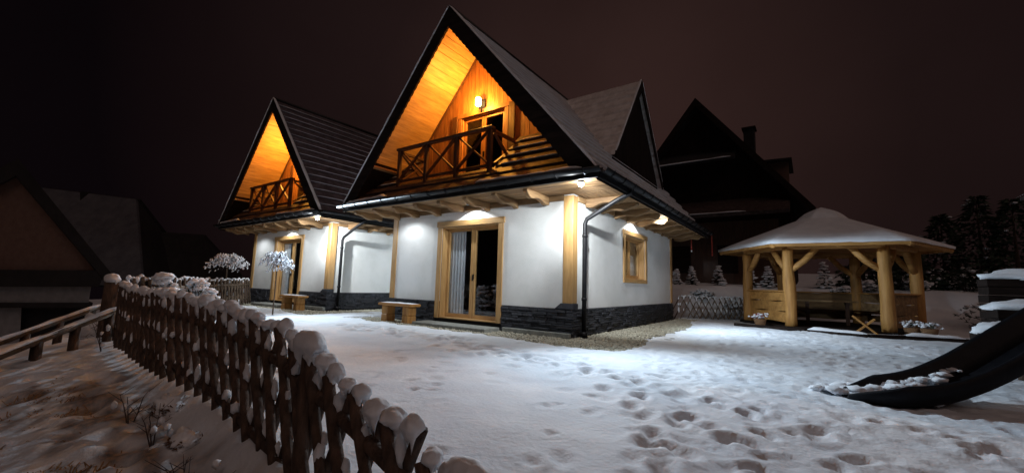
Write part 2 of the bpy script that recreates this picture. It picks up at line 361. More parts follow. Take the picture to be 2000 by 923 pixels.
# ------------------------------------------------------------------ the cottage
W, D, S, E, K, XM = 5.57, 7.4, .55, 1.0, 1.187, -2.785
ZR = 7.46       # ridge of the roof top surface
def roof_z(x): return ZR - K*abs(x-XM)
HW = 3.76       # horizontal half width of the roof
RY0, RY1 = -1.0, 8.55
def opening(parent, ax, a0, a1, z0, z1, plane, wood, reveal=.2, casing=.14, name='door', sashes=2, ears=True, handle=True):
    """framed opening in a wall. ax 'x': wall lies along x at y=plane facing -y; ax 'y': wall along y at x=plane facing +x"""
    def B(mb, u0, u1, d0, d1, z0_, z1_):       # d = depth inwards
        if ax == 'x': mb.box(u0, u1, plane+d0, plane+d1, z0_, z1_)
        else: mb.box(plane-d1, plane-d0, u0, u1, z0_, z1_)
        return mb
    hu = wood+'_'+('x' if ax == 'x' else 'y'); hz = wood+'_z'
    g = B(MB(), a0+.05, a1-.05, reveal+.03, reveal+.045, z0+.05, z1-.05).build(name, 'glass', parent)   # root part carries the glazing
    g.name = name
    def P(n, m, *a, bev=.006): return B(MB(), *a).build(n, m, g, bevel=bev)
    P('casing', hz, a0-casing, a0, -.035, .0, z0, z1); P('casing', hz, a1, a1+casing, -.035, .0, z0, z1)
    P('casing', hu, a0-casing-(.03 if ears else 0), a1+casing+(.03 if ears else 0), -.045, .0, z1, z1+casing)
    if z0 > .6: P('sill', hu, a0-casing, a1+casing, -.04, .0, z0-casing*.8, z0)
    P('jamb', hz, a0, a0+.03, .002, reveal+.1, z0, z1); P('jamb', hz, a1-.03, a1, .002, reveal+.1, z0, z1)
    P('lintel', hu, a0+.03, a1-.03, .002, reveal+.1, z1-.03, z1); P('threshold', hu, a0+.03, a1-.03, .002, reveal+.1, z0, z0+.03)
    n = sashes; wd = (a1-a0-.06)/n
    for i in range(n):
        u0 = a0+.03+i*wd; u1 = u0+wd; f_ = .075
        B(MB(), u0+.003, u0+f_, reveal, reveal+.07, z0+.03, z1-.03).build('stile', hz, g, bevel=.004); B(MB(), u1-f_, u1-.003, reveal, reveal+.07, z0+.03, z1-.03).build('stile', hz, g, bevel=.004)
        B(MB(), u0+f_, u1-f_, reveal+.002, reveal+.068, z0+.03, z0+.03+f_*1.2).build('sash_rail', hu, g); B(MB(), u0+f_, u1-f_, reveal+.002, reveal+.068, z1-.03-f_, z1-.03).build('sash_rail', hu, g)
    if handle:
        hx = a0+.03+wd+.035; hz_ = (z0+z1)/2-.1
        m = MB(); B(m, hx-.015, hx+.015, reveal-.02, reveal, hz_-.06, hz_+.06); B(m, hx-.01, hx+.01, reveal-.045, reveal-.02, hz_-.1, hz_+.04); m.build('handle', 'black_metal', g)
    return g

def make_house():
    H = empty('cottage', (0,0,0), 'white plastered cottage with steep snowy roof and lit wooden balcony gable, the larger nearer one', 'house', 'white highland cottages with lit gables')
    # --- walls (front, side, back, left) with openings
    DX0, DX1, DZ0, DZ1 = -3.68, -1.87, .14, 2.40
    WY0, WY1, WZ0, WZ1 = 2.94, 4.56, 1.24, 2.40
    m = MB(); T = .3
    m.box(-W, DX0, 0, T, S, 2.9); m.box(DX1, 0, 0, T, S, 2.9); m.box(DX0, DX1, 0, T, DZ1, 2.9)
    m.box(-T, 0, T, WY0, S, 2.9); m.box(-T, 0, WY1, D, S, 2.9); m.box(-T, 0, WY0, WY1, S, WZ0); m.box(-T, 0, WY0, WY1, WZ1, 2.9)
    m.box(-W, -W+T, T, D, S, 2.9); m.box(-W+T, -T, D-T, D, S, 2.9)
    m.build('wall', 'plaster', H)
    # rooms behind the glass: floor, far walls, ceiling
    m = MB(); m.box(-W+T, -T, 3.0, 3.05, .1, 2.9).box(-W+T, -T, T, 3.0, .06, .1).box(-W+T, -T, .3, D-T, 2.78, 2.88)
    m.box(-1.8, -1.75, 3.05, D-T, .1, 2.78); m.build('room', 'interior', H)
    # corner posts
    for (x0, x1, y0, y1) in ((-.19, .03, -.03, .19), (-W-.03, -W+.15, -.03, .15), (-.15, .03, D-.15, D+.03)):
        MB().box(x0, x1, y0, y1, S+(.112 if x0 == -.19 else .005), 2.86).build('corner_post', 'honey_z', H, bevel=.008)
    # --- stone plinth: core + laid stones
    m = MB(); m.box(-W+.02, DX0-.16, .03, .28, -.15, S-.01); m.box(DX1+.16, -.02, .03, .28, -.15, S-.01); m.box(DX0-.2, DX1+.2, .03, .28, -.15, .135)
    m.box(-.28, -.03, .28, D-.02, -.15, S-.01); m.box(-W+.02, -W+.28, .28, D-.02, -.15, S-.01); m.box(-W+.28, -.28, D-.28, D-.03, -.15, S-.01)
    pl_ = m.build('stone_plinth', 'stone_core', H)
    rs = random.Random(5); cnt = 0; rest = MB(); stones = []
    def course(ax, a0, a1, z0, z1, dirn=1):
        z = z0
        while z < z1-.01:
            h = min(rs.uniform(.035,.065), z1-z); a = a0
            if z1-(z+h) < .02: h = z1-z
            while a < a1-.01:
                L_ = rs.uniform(.12,.34)
                if a1-(a+L_) < .08: L_ = a1-a
                stones.append((ax, a, a+L_, z, z+h, rs.uniform(.02,.06))); a += L_
            z += h
    course('x', DX1+.15, .0, .0, S); course('x', -W-.05, DX0-.15, .0, S)
    course('y', .0, D+.04, .0, S)
    course('l', 0, D, .0, S)
    # raised stone foot under the near corner post
    MB().prism([(-.36, S), (-.22, S+.11), (.045, S+.11), (.045, S)], 'y', -.05, .03).build('corner_stone', 'stone_dark', pl_, bevel=.006)
    MB().box(-.03, .05, .031, .20, S, S+.11).build('corner_stone', 'stone_dark', pl_, bevel=.006)
    near = sorted(stones, key=lambda s_: (0 if s_[0] == 'x' and s_[1] > -2 else 1 if s_[0] == 'y' and s_[1] < 4 else 2 if s_[0] == 'x' else 3, 0))
    for i, (ax, a0, a1, z0, z1, pr) in enumerate(near):
        mb = MB() if i < 299 else rest; g_ = .004
        if ax == 'x': mb.box(a0+g_, a1-g_ + (pr if a1 > -.01 else 0), -pr, .03, z0+g_, z1-g_)
        elif ax == 'y': mb.box(-.03, pr, a0+g_, a1-g_, z0+g_, z1-g_)
        else: mb.box(-W-pr, -W+.03, a0+g_, a1-g_, z0+g_, z1-g_)
        if i < 299: mb.build('stone', 'stone_dark', pl_, bevel=.006)
    if rest.v: tag(rest.build('stone', 'stone_dark', pl_), kind='stuff')
    m = MB(); m.beam((DX1+.25, -.07, .03), (.02, -.07, .03), .10, .10); m.build('footing', 'concrete', H, bevel=.01)
    # --- door, window
    opening(H, 'x', DX0, DX1, DZ0, DZ1, 0, 'honey', reveal=.17, name='patio_door')
    opening(H, 'y', WY0, WY1, WZ0, WZ1, 0, 'honey', reveal=.17, name='window', casing=.12, handle=False)
    # --- eave soffit and logs
    sf = MB().box(-W-E+.04, E-.04, -E+.04, .0, 2.90, 2.925).box(0.0, E-.04, 0, RY1-.05, 2.90, 2.925).box(-W-E+.04, -W, 0, RY1-.05, 2.90, 2.925)
    sf.box(-W, 0, D, RY1-.05, 2.90, 2.925)
    so = sf.build('eave_soffit', 'raw_x', H)
    x = -W-E+.1
    m = MB()
    for i in range(6):                      # boards under the front eave
        y = -E+.05+i*.158; MB().box(-W-E+.05, E-.05, y, y+.148, 2.882, 2.898).build('soffit_board', 'raw_x', so)
    for i in range(6):
        x = .05+i*.155; MB().box(x, x+.145, .0, RY1-.1, 2.882, 2.898).build('soffit_board', 'raw_y', so)
    rl = random.Random(3)
    def log(p0, p1, r, m_, nm='rafter_log', rough=.12):
        p0, p1 = Vector(p0), Vector(p1); n = 9; pts = []; rads = []; sd = rl.random()*50
        for i in range(n+1):
            t = i/n; q = p0.lerp(p1, t); off = Vector((mnoise.noise(Vector((t*2.5, sd, 0))), mnoise.noise(Vector((t*2.5, sd, 5))), mnoise.noise(Vector((t*3, sd, 9)))*.8))*.045
            pts.append(q+off); rads.append(r*(1+.22*mnoise.noise(Vector((t*4, sd, 3)))))
        return MB().tube(pts, rads, 10, rough=rough, seed=int(sd*10)).build(nm, m_, H, smooth=True)
    def rafter(axis, c_):
        # scroll-cut rafter tail: straight top, waved underside, slightly uneven
        n = 22; sd = rl.random()*40; wd = rl.uniform(.055,.075); hi = []; lo = []
        for i in range(n+1):
            t = i/n; u = -.02-.86*t
            dpt = .17-.055*t + .028*math.sin(t*9.5+sd) + .012*mnoise.noise(Vector((t*5, sd, 0)))
            if t > .9: dpt *= 1-.45*(t-.9)/.1
            lo.append((u, 2.88-dpt)); hi.append((u, 2.88))
        poly = hi+lo[::-1]
        if axis == 'x': MB().prism(poly, 'x', c_-wd, c_+wd).build('rafter', 'raw_y', H, bevel=.012)
        else: MB().prism([(-u, z) for u, z in poly], 'y', c_-wd, c_+wd).build('rafter', 'raw_x', H, bevel=.012)
    for x in np.arange(-W-.62, .1, .80): rafter('x', x)
    for y in np.arange(.62, D+1.0, .80): rafter('y', y)
    # wall plates
    MB().box(-W-.02, -.19, -.045, .0, 2.76, 2.88).build('wall_plate', 'raw_x', H, bevel=.01); MB().box(.0, .045, .19, D, 2.76, 2.88).build('wall_plate', 'raw_y', H, bevel=.01)
    # --- fascia, gutters, brackets, downpipe
    MB().box(-W-E, E, -E-.02, -E+.03, 2.88, 3.05).build('fascia', 'black_metal', H)
    MB().box(E-.03, E+.02, -E+.03, RY1, 2.88, 3.05).build('fascia', 'black_metal', H)
    MB().box(-W-E-.02, -W-E+.03, -E+.03, RY1, 2.88, 3.05).build('fascia', 'black_metal', H)
    def gutter(p0, p1, outw):
        p0, p1 = Vector(p0), Vector(p1); o_ = Vector(outw); vs = []; n = 10
        for p in (p0, p1):
            for rad in (.082, .074):
                for k in range(n+1):
                    a = math.pi*k/n; vs.append(p + o_*math.cos(a)*rad - Vector((0,0,1))*math.sin(a)*rad)
        N = n+1; fs = []
        for k in range(n):
            fs.append((k, k+1, 2*N+k+1, 2*N+k)); fs.append((N+k+1, N+k, 3*N+k, 3*N+k+1))
        fs += [(0, N, 3*N, 2*N), (n, N+n, 3*N+n, 2*N+n)]
        for k in range(n): fs.append((k, k+1, N+k+1, N+k)); fs.append((2*N+k, 2*N+k+1, 3*N+k+1, 3*N+k))
        g = MB().add(vs, fs).build('gutter', 'black_metal', H, smooth=True)
        L_ = (p1-p0).length; d_ = (p1-p0)/L_
        s_ = .3
        while s_ < L_:
            q = p0+d_*s_; pts = [q + o_*math.cos(math.pi*k/8)*.09 - Vector((0,0,1))*math.sin(math.pi*k/8)*.09 for k in range(9)]
            bm_ = MB()
            for k in range(8): bm_.beam(pts[k], pts[k+1], .035, .008, up=d_)
            bm_.build('bracket', 'black_metal', g); s_ += .55
    gutter((-W-E-.08, -E-.10, 3.03), (E+.10, -E-.10, 3.03), (0,-1,0))
    gutter((E+.10, -E-.02, 3.03), (E+.10, RY1, 3.03), (1,0,0))
    m = MB().tube([(E+.08,.46,2.98),(E+.05,.46,2.88),(.80,.44,2.78),(.16,.34,2.40),(.12,.33,2.30),(.12,.33,1.2),(.12,.33,.0)], .047, 12)
    dp = m.build('downpipe', 'black_metal', H, smooth=True)
    for z in (2.05, .75): MB().tube([(.12,.33,z-.03),(.12,.33,z+.03)], .056, 12).build('pipe_collar', 'black_metal', dp, smooth=True)
    MB().tube([(.12,.33,-.02),(.12,.33,.10)], .075, 12).build('pipe_shoe', 'black_metal', dp, smooth=True)
    # --- main roof
    RT = empty('roof', (0,0,0)); RT.parent = H
    nx_, nz_ = K/math.hypot(1,K), 1/math.hypot(1,K)
    def slope(sign, name_deck, rows=17, m_='tile'):
        a = MB()   # deck slab
        z_in = .02; x1 = XM+sign*HW
        a.prism([(XM, ZR-z_in), (x1, ZR-K*HW-z_in), (x1, ZR-K*HW-.16), (XM, ZR-.16)], 'y', RY0+.03, RY1-.03)
        dk = a.build(name_deck, 'dark_y', RT); sr = MB()
        for i in range(rows):
            d0, d1 = HW*i/rows, HW*(i+1)/rows+.012
            def P(d, off, y): return (XM+sign*(d+off*nx_), y, ZR-K*d+off*nz_)
            r_ = MB(); n = 1; vs = []
            for y in (RY0-.02, RY1+.02): vs += [P(d0, .002, y), P(d1, .040, y), P(d1, .004, y), P(d0, -.012, y)]
            r_.add(vs, [(0,1,2,3),(4,7,6,5),(0,4,5,1),(1,5,6,2),(2,6,7,3),(3,7,4,0)])
            r_.build('tile_row', m_, RT)
            q0 = P(d1-.012, .030, RY0+.05); q1 = P(d1-.012, .030, RY1-.05)
            strip(sr, q0, q1, .075, .022, seed=i+3, step=.3)
        tag(sr.build('snow_ridge', 'snow', RT, smooth=True), kind='stuff')
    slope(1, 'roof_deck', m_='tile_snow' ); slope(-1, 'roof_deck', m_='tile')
    MB().tube([(XM, RY0-.03, ZR+.01), (XM, RY1, ZR+.01)], .07, 8).build('ridge_cap', 'black_metal', RT, smooth=True)
    # soffit boards under the gable overhang
    for sg in (-1, 1):
        i = 0; d = .02
        while d < 2.62:
            d1 = min(d+.125, 2.66)
            za, zb = ZR-.163-K*d, ZR-.163-K*(d1-.008)
            jit = rl.uniform(0, .012)
            MB().prism([(XM+sg*d, za), (XM+sg*(d1-.008), zb), (XM+sg*(d1-.008), zb-.02-jit), (XM+sg*d, za-.02-jit)], 'y', RY0+.01, .34).build('soffit_board', 'pine_y', RT)
            d = d1
        xb = XM+sg*2.56
        MB().box(min(xb, xb+sg*.16), max(xb, xb+sg*.16), RY0+.02, .34, 3.98, ZR-.20-K*2.72+.0).build('purlin', 'pine_y', RT, bevel=.006)
    # barge boards with scalloped lower edge
    def barge(sg, y0, y1, dep=.50, zr=ZR+.05, hw=HW+.03, zlow=3.02, xm=XM, k=K, par=RT, axis='y', scal=True, mm='dark_x'):
        top = [(xm, zr), (xm+sg*hw, zr-k*hw)]
        low = []; n = int(hw/.018) if scal else 1
        for i in range(n+1):
            d_ = hw-(hw)*i/n; s_ = d_*math.hypot(1, k)
            sc_ = abs(math.sin(s_*math.pi/.17))*.035 if scal else 0
            low.append((xm+sg*d_, max(zr-k*d_-dep-sc_, zlow)))
        return MB().prism(top+low, axis, y0, y1).build('barge_board', mm, par)
    barge(-1, RY0-.045, RY0); barge(1, RY0-.045, RY0)
    barge(-1, RY1, RY1+.04, scal=False); barge(1, RY1, RY1+.04, scal=False)
    sm = MB()
    for sg in (-1, 1): strip(sm, (XM+sg*.02, RY0-.02, ZR+.045), (XM+sg*(HW+.02), RY0-.02, ZR+.05-K*HW), .10, .055, seed=sg+8, step=.15)
    tag(sm.build('snow_edge', 'snow', RT, smooth=True), kind='stuff')
    # back gable wall
    MB().prism([(XM-3.2, 3.0), (XM+3.2, 3.0), (XM+.02, ZR-.3), (XM-.02, ZR-.3)], 'y', D-.1, D).build('back_gable', 'brown_z', H)
    # --- front gable wall of vertical planks
    GY = .35; gw = empty('gable_wall', (0,0,0)); gw.parent = H
    BX0, BX1, BZ1 = -3.50, -2.07, 5.36
    def zt(x): return ZR-.19-K*abs(x-XM)
    x = XM-3.0
    while x < XM+3.0:
        x1 = x+.135
        zl = 3.3
        if x1 > BX0-.0 and x < BX1+.0: zl = BZ1+.0
        a, b = x, x1-.008
        pts = [(a, zl), (b, zl), (b, zt(b))] + ([(XM, zt(XM))] if a < XM < b else []) + [(a, zt(a))]
        if zt(a) > zl+.02 and zt(b) > zl+.02:
            j = rl.uniform(0, .008); MB().prism(pts, 'y', GY-j, GY+.03).build('plank', 'gable_z', gw)
        x = x1
    m = MB(); m.prism([(XM-3.1, 3.2), (BX0, 3.2), (BX0, zt(BX0)), (XM-3.1, zt(XM-3.1))], 'y', GY+.031, GY+.06)
    m.prism([(BX1, 3.2), (XM+3.1, 3.2), (XM+3.1, zt(XM+3.1)), (BX1, zt(BX1))], 'y', GY+.031, GY+.06)
    m.prism([(BX0, BZ1), (BX1, BZ1), (BX1, zt(BX1)), (XM, zt(XM)), (BX0, zt(BX0))], 'y', GY+.031, GY+.06); m.build('backing', 'dark_z', gw)
    MB().box(BX0-.1, BX1+.1, GY+1.6, GY+1.65, 3.3, 5.6).build('room', 'interior', gw)
    for sg in (-1, 1):       # trim where planks meet the soffit
        MB().beam((XM+sg*.03, GY-.02, zt(XM)-.05), (XM+sg*2.66, GY-.02, zt(XM+2.66)-.02), .035, .07, up=(0,1,0)).build('trim', 'brown_x', gw)
    opening(gw, 'x', BX0, BX1, 3.45, BZ1, GY-.0, 'gable', reveal=.05, casing=.12, name='balcony_door')
    # dark plank shutters left and right of the door
    for a in (BX0-.32, BX1+.14): MB().box(a, a+.18, GY-.05, GY-.012, 3.5, 5.45).build('pilaster', 'brown_z', gw, bevel=.005)
    # --- pent (skirt) roof below the gable, with balcony recess
    SK = empty('pent_roof', (0,0,0)); SK.parent = H
    KS = 1.08; rows = 6; LY = GY-RY0
    def xl(z): return (ZR-.17-z)/K
    for i in range(rows):
        y0 = RY0+LY*i/rows; y1 = RY0+LY*(i+1)/rows
        z0 = 3.06+KS*(y0-RY0); z1 = 3.06+KS*(y1-RY0)
        segs = [(XM-xl(z1), XM+xl(z1))] if y1 <= -.5 else [(XM-xl(z1), -4.76), (-1.60, XM+xl(z1))]
        for (xa, xb) in segs:
            if xb-xa < .05: continue
            vs = [(xa,y0-.02,z0+.035),(xb,y0-.02,z0+.035),(xb,y1,z1+.0),(xa,y1,z1+.0),(xa,y0-.02,z0-.005),(xb,y0-.02,z0-.005),(xb,y1,z1-.05),(xa,y1,z1-.05)]
            MB().add(vs, [(0,1,2,3),(7,6,5,4),(4,5,1,0),(5,6,2,1),(6,7,3,2),(7,4,0,3)]).build('tile_row', 'tile_dark', SK)
    sb = MB(); strip(sb, (-6.35,-1.02,3.07), (-4.72,-1.0,3.11), .14, .075, seed=2); strip(sb, (-1.75,-1.0,3.10), (.72,-1.02,3.07), .14, .06, seed=3); strip(sb, (-4.6,-.99,3.08), (-1.9,-.99,3.08), .07, .02, seed=4)
    for i in range(2, 6):
        z = 3.08+KS*(LY*i/rows)+.02; yy = RY0+LY*i/rows
        strip(sb, (-1.45, yy-.02, z), (XM+xl(z)-.35, yy-.02, z), .06, .022, seed=9+i); strip(sb, (XM-xl(z)+.35, yy-.02, z), (-4.85, yy-.02, z), .06, .022, seed=19+i)
    tag(sb.build('snow_ridge', 'snow', SK, smooth=True), kind='stuff')
    # --- balcony
    BL = empty('balcony', (0,0,0)); BL.parent = H
    for i in range(6):
        y = -.58+i*.155; MB().box(-4.74, -1.62, y, y+.145, 3.38, 3.41).build('deck_board', 'brown_x', BL)
    for x in (-4.76, -1.64): MB().prism([(-.6, 3.3), (GY, 3.3), (GY, 4.48), (-.6, 3.50)], 'x', x, x+.04).build('cheek', 'brown_y', BL)
    MB().box(-4.72, -1.64, -.64, -.60, 3.30, 3.46).build('edge_board', 'brown_x', BL)
    px_ = [-4.73, -3.72, -2.71, -1.70]
    for x in px_: MB().box(x-.045, x+.045, -.69, -.60, 3.40, 4.40).build('post', 'brown_z', BL, bevel=.006)
    MB().box(-4.82, -1.62, -.71, -.57, 4.40, 4.46).build('handrail', 'brown_x', BL, bevel=.008)
    MB().box(-4.68, -1.75, -.67, -.62, 3.55, 3.61).build('lower_rail', 'brown_x', BL, bevel=.006)
    for a, b in zip(px_[:-1], px_[1:]):
        MB().beam((a+.05,-.655,3.62), (b-.05,-.655,4.38), .035, .07, up=(0,1,0)).build('cross_brace', 'brown_x', BL)
        MB().beam((a+.05,-.618,4.38), (b-.05,-.618,3.62), .035, .07, up=(0,1,0)).build('cross_brace', 'brown_x', BL)
    for x in (-4.73, -1.66):
        MB().box(x-.04, x+.04, -.57, GY-.06, 4.34, 4.40).build('handrail', 'brown_y', BL)
        MB().beam((x,-.56,4.32), (x,GY-.08,3.70), .035, .07, up=(1,0,0)).build('cross_brace', 'brown_y', BL)
        MB().beam((x+.037,-.56,3.64), (x+.037,GY-.08,4.30), .035, .07, up=(1,0,0)).build('cross_brace', 'brown_y', BL)
    # --- gable lamp
    gl = MB().box(-2.90, -2.70, GY-.05, GY-.035, 5.50, 5.72).build('wall_lamp', 'black_metal', H)
    MB().tube([(-2.80, GY-.19, 5.49), (-2.80, GY-.19, 5.52), (-2.80, GY-.19, 5.69), (-2.80, GY-.19, 5.72)], [.05,.075,.075,.05], 16).build('shade', 'lamp_warm', gl, smooth=True)
    MB().box(-2.815, -2.785, GY-.06, GY-.04, 5.4, 5.5).build('arm', 'black_metal', gl)
    # --- corner flood lamp under the eave, downlights
    cl = MB().tube([(.62,-.88,2.882),(.62,-.88,2.85)], .05, 12).build('corner_lamp', 'black_metal', H)
    MB().blob((.62,-.88,2.825), .055, .055, .045, 2, amp=0).build('bulb', 'lamp_white', cl, smooth=True)
    for (x, y) in ((-2.59, -.27), (.27, 3.42), (-4.75, -.62)):
        n = 14; mm = MB(); vs = []; fs = []
        for (r_, z) in ((.062,2.88),(.062,2.84),(.054,2.84),(.054,2.87)):
            vs += [(x+r_*math.cos(2*math.pi*k/n), y+r_*math.sin(2*math.pi*k/n), z) for k in range(n)]
        for q in range(3):
            for k in range(n): fs.append((q*n+k, q*n+(k+1)%n, (q+1)*n+(k+1)%n, (q+1)*n+k))
        d_ = MB().add(vs, fs).build('downlight', 'black_metal', H, smooth=True)
        MB().tube([(x,y,2.872),(x,y,2.878)], .05, 12).build('lens', 'lamp_white', d_)
    # --- dormer on the right slope
    DM = empty('dormer', (0,0,0)); DM.parent = H
    yc, ka, zr, hw = 4.22, 1.36, 7.16, 2.03
    def xroof(z): return XM + (ZR - z)/K
    xf = .02
    MB().prism([(yc-1.95, 4.15), (yc+1.95, 4.15), (yc, zr-.12)], 'x', xf-.20, xf-.12).build('dormer_wall', 'dark_z', DM)
    for i in range(24):
        y0 = yc-1.9+i*.16; y1 = y0+.15; t_ = lambda y: zr-.14-ka*abs(y-yc)
        if min(t_(y0), t_(y1)) > 4.3: MB().prism([(y0, 4.2), (y1, 4.2), (y1, t_(y1)), (y0, t_(y0))], 'x', xf-.119, xf-.10).build('plank', 'dark_z', DM)
    for sg in (-1, 1):
        nr = 9
        for i in range(nr):
            d0, d1 = hw*i/nr, hw*(i+1)/nr
            z0, z1 = zr-ka*d0, zr-ka*d1
            vs = []
            for (d_, z_, o0) in ((d0, z0, .0), (d1+.01, z1, .035)):
                for x_ in (xf+.02, xroof(z_)-.05): vs.append((x_, yc+sg*(d_+o0*.8), z_+o0*.6))
            vs += [(v[0], v[1], v[2]-.10) for v in vs]
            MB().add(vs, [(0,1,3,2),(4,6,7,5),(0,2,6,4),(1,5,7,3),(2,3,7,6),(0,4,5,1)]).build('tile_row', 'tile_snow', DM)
        MB().prism([(yc, zr+.03), (yc+sg*hw, zr+.03-ka*hw), (yc+sg*hw, zr-.24-ka*hw+.1), (yc, zr-.32)], 'x', xf+.02, xf+.06).build('barge_board', 'dark_y', DM)
    sd = MB()
    for sg in (-1, 1): strip(sd, (xf+.03, yc+sg*.02, zr+.03), (xf+.03, yc+sg*hw, zr+.03-ka*hw), .07, .03, seed=30+sg, step=.2)
    tag(sd.build('snow_edge', 'snow', DM, smooth=True), kind='stuff')
    return H
house = make_house()
def lights(ox):
    def L(kind, name, loc, e, colr, size=.04, aim=None, ang=120, blend=.6):
        d = bpy.data.lights.new(name, kind); d.energy = e; d.color = colr; d.shadow_soft_size = size
        if kind == 'SPOT': d.spot_size = R(ang); d.spot_blend = blend
        o = bpy.data.objects.new(name, d); col.objects.link(o); o.location = (loc[0]+ox, loc[1], loc[2])
        if aim: o.rotation_euler = Vector(aim).to_track_quat('-Z', 'Y').to_euler()
    L('POINT', 'gable_lamp_light', (-2.80, .02, 5.60), 230, (1, .40, .05), .07)
    cool = (.90, .96, 1.0); blue = (.70, .86, 1.0)
    L('SPOT', 'corner_lamp_light', (.62,-.88,2.765), 720, blue, .05, (.66,-.58,-.46), 132, 1.0)
    L('SPOT', 'corner_lamp_light', (.62,-.88,2.765), 40, cool, .05, (-.50,.70,-.75), 110, 1.0)
    L('SPOT', 'corner_lamp_light', (.62,-.88,2.765), 290, cool, .10, (-3.4,.62,-1.5), 80, 1.0)
    L('SPOT', 'corner_lamp_light', (.62,-.88,2.765), 540, cool, .04, (-.62,4.3,-1.75), 88, 1.0)
    L('POINT', 'corner_lamp_glow', (.62,-.88,2.76), 34, cool, .05)
    L('SPOT', 'downlight_light', (-2.59,-.27,2.85), 46, cool, .02, (0,0,-1), 138, .12)
    L('SPOT', 'downlight_light', (.27,3.42,2.85), 46, cool, .02, (0,0,-1), 138, .12)
    L('SPOT', 'downlight_throw', (.30,3.42,2.76), 850, blue, .03, (.90,.16,-.45), 116, 1.0)  # extra outward spot added at the side eave to brighten yard and gazebo
    L('SPOT', 'downlight_light', (-4.75,-.62,2.80), 46, cool, .03, (0,0,-1), 150, .5)
lights(0)
kids_index()
h2 = copy_tree(house); h2.location = (-9.0, .16, 0.03)
tag(h2, 'white plastered cottage farther left, half hidden behind the nearer cottage, with smaller lit orange gable', 'house')
lights(-9.0)
def walk(o):
    yield o
    for c_ in o.children: yield from walk(c_)
bpy.context.view_layer.update()
for o in walk(h2):       # less snow on the farther roof, and darker tile for its weaker light
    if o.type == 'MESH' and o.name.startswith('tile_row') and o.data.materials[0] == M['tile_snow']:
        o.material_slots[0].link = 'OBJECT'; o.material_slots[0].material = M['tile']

# curtains
def curtain(y, x0, x1, z0, z1, label, group=None, ax='x', ox=0):
    vs = []; fs = []; n = 40
    for i in range(n+1):
        t = i/n; u = x0+(x1-x0)*t; d = math.sin(t*math.pi*2*5)*.018
        for z in (z0, z1): vs.append((u, y+d, z) if ax == 'x' else (y+d, u, z))
    for i in range(n): fs.append((2*i, 2*i+2, 2*i+3, 2*i+1))
    o = MB().add(vs, fs).build('curtain', 'curtain', smooth=True); o.location.x = ox
    return tag(o, label, 'curtain', 'white curtains behind the cottage glass')
curtain(.262, -3.60, -3.10, .2, 2.36, 'white full-length curtain at the left of the near cottage patio door')
curtain(.42, -3.60, -3.12, .2, 2.36, 'white full-length curtain behind the patio door of the farther cottage', ox=-9.0)
curtain(-.30, 3.0, 4.5, 1.3, 1.95, 'short white cafe curtain in the lower half of the side window', ax='y')

# doorsteps
MB().box(-3.95, -1.70, -.62, -.09, -.08, .065).build('doorstep', 'concrete', bevel=.012)
tag(bpy.data.objects['doorstep'], 'flat pale concrete slab below the patio door of the near cottage', 'doorstep', 'concrete doorsteps')
c = bpy.data.objects['doorstep'].copy(); col.objects.link(c); c.location = (-9.0, .16, .03); tag(c, 'flat concrete slab below the patio door of the farther cottage', 'doorstep')

# benches
def bench(loc, label):
    B = empty('log_bench', loc, label, 'bench', 'short log benches by the cottage doors')
    MB().box(-.62, .62, -.18, .18, .39, .46).build('seat', 'log_x', B, bevel=.018, seg=2)
    for sx in (-1, 1):
        MB().box(sx*.40-.11, sx*.40+.11, -.14, .14, -.04, .17).build('leg', 'log_z', B, bevel=.015)
        MB().box(sx*.40-.12, sx*.40+.12, -.13, .13, .17, .386).build('leg', 'log_z', B, bevel=.02)
    strip_m = MB(); strip(strip_m, (-.60, .02, .458), (.60, .02, .458), .30, .018, seed=4); strip_m.build('snow_layer', 'snow', B, smooth=True)
    return B
bench((-4.62, -.48, 0), 'honey log bench left of the near cottage patio door')
bench((-9.0-.98, -.42, 0), 'honey log bench right of the farther cottage patio door')

# ------------------------------------------------------------------ lattice fences
def picket_mesh(seed, h, lean, r=.034):
    """one half-round pole, leaning in the local x direction, foot at origin"""
    n = 7; pts = []; rads = []
    for i in range(n+1):
        t = i/n; pts.append((lean*t*h + mnoise.noise(Vector((t*2, seed*3.3, 0)))*.02, mnoise.noise(Vector((t*2, seed*3.3, 7)))*.012, t*h))
        rads.append(r*(1+.22*mnoise.noise(Vector((t*4, seed*2.1, 2)))))
    return MB().tube(pts, rads, 8, rough=.22, seed=seed)
def snowcap(seed, r=.06, h=.06):
    m = MB(); rg = random.Random(seed); V, Fc = ico(4); vs = []; ax_ = rg.uniform(.92,1.2); ay_ = rg.uniform(.85,1.05); hh = h*rg.uniform(.8,1.25); off = Vector((seed*3.7, 0, 0))
    for v in V:
        a = math.atan2(v.y, v.x); n1_ = mnoise.noise(Vector((v.x*1.1, v.y*1.1, v.z*1.1))+off); drip = mnoise.noise(Vector((math.cos(a)*1.9, math.sin(a)*1.9, seed*1.3)))
        k = 1+.20*n1_+.07*mnoise.noise(Vector((v.x*3.2, v.y*3.2, v.z*3.2))+off)+.03*mnoise.noise(Vector((v.x*8, v.y*8, v.z*8))+off); x, y = v.x*r*ax_*k, v.y*r*ay_*k
        if v.z >= 0: z = hh*.85*(v.z**.9)*k
        else:
            z = v.z*h*(.55+1.0*max(0, drip*1.8)); f = 1-.28*(-v.z)**.6; x *= f; y *= f
        vs.append((x, y, z))
    return m.add(vs, Fc)
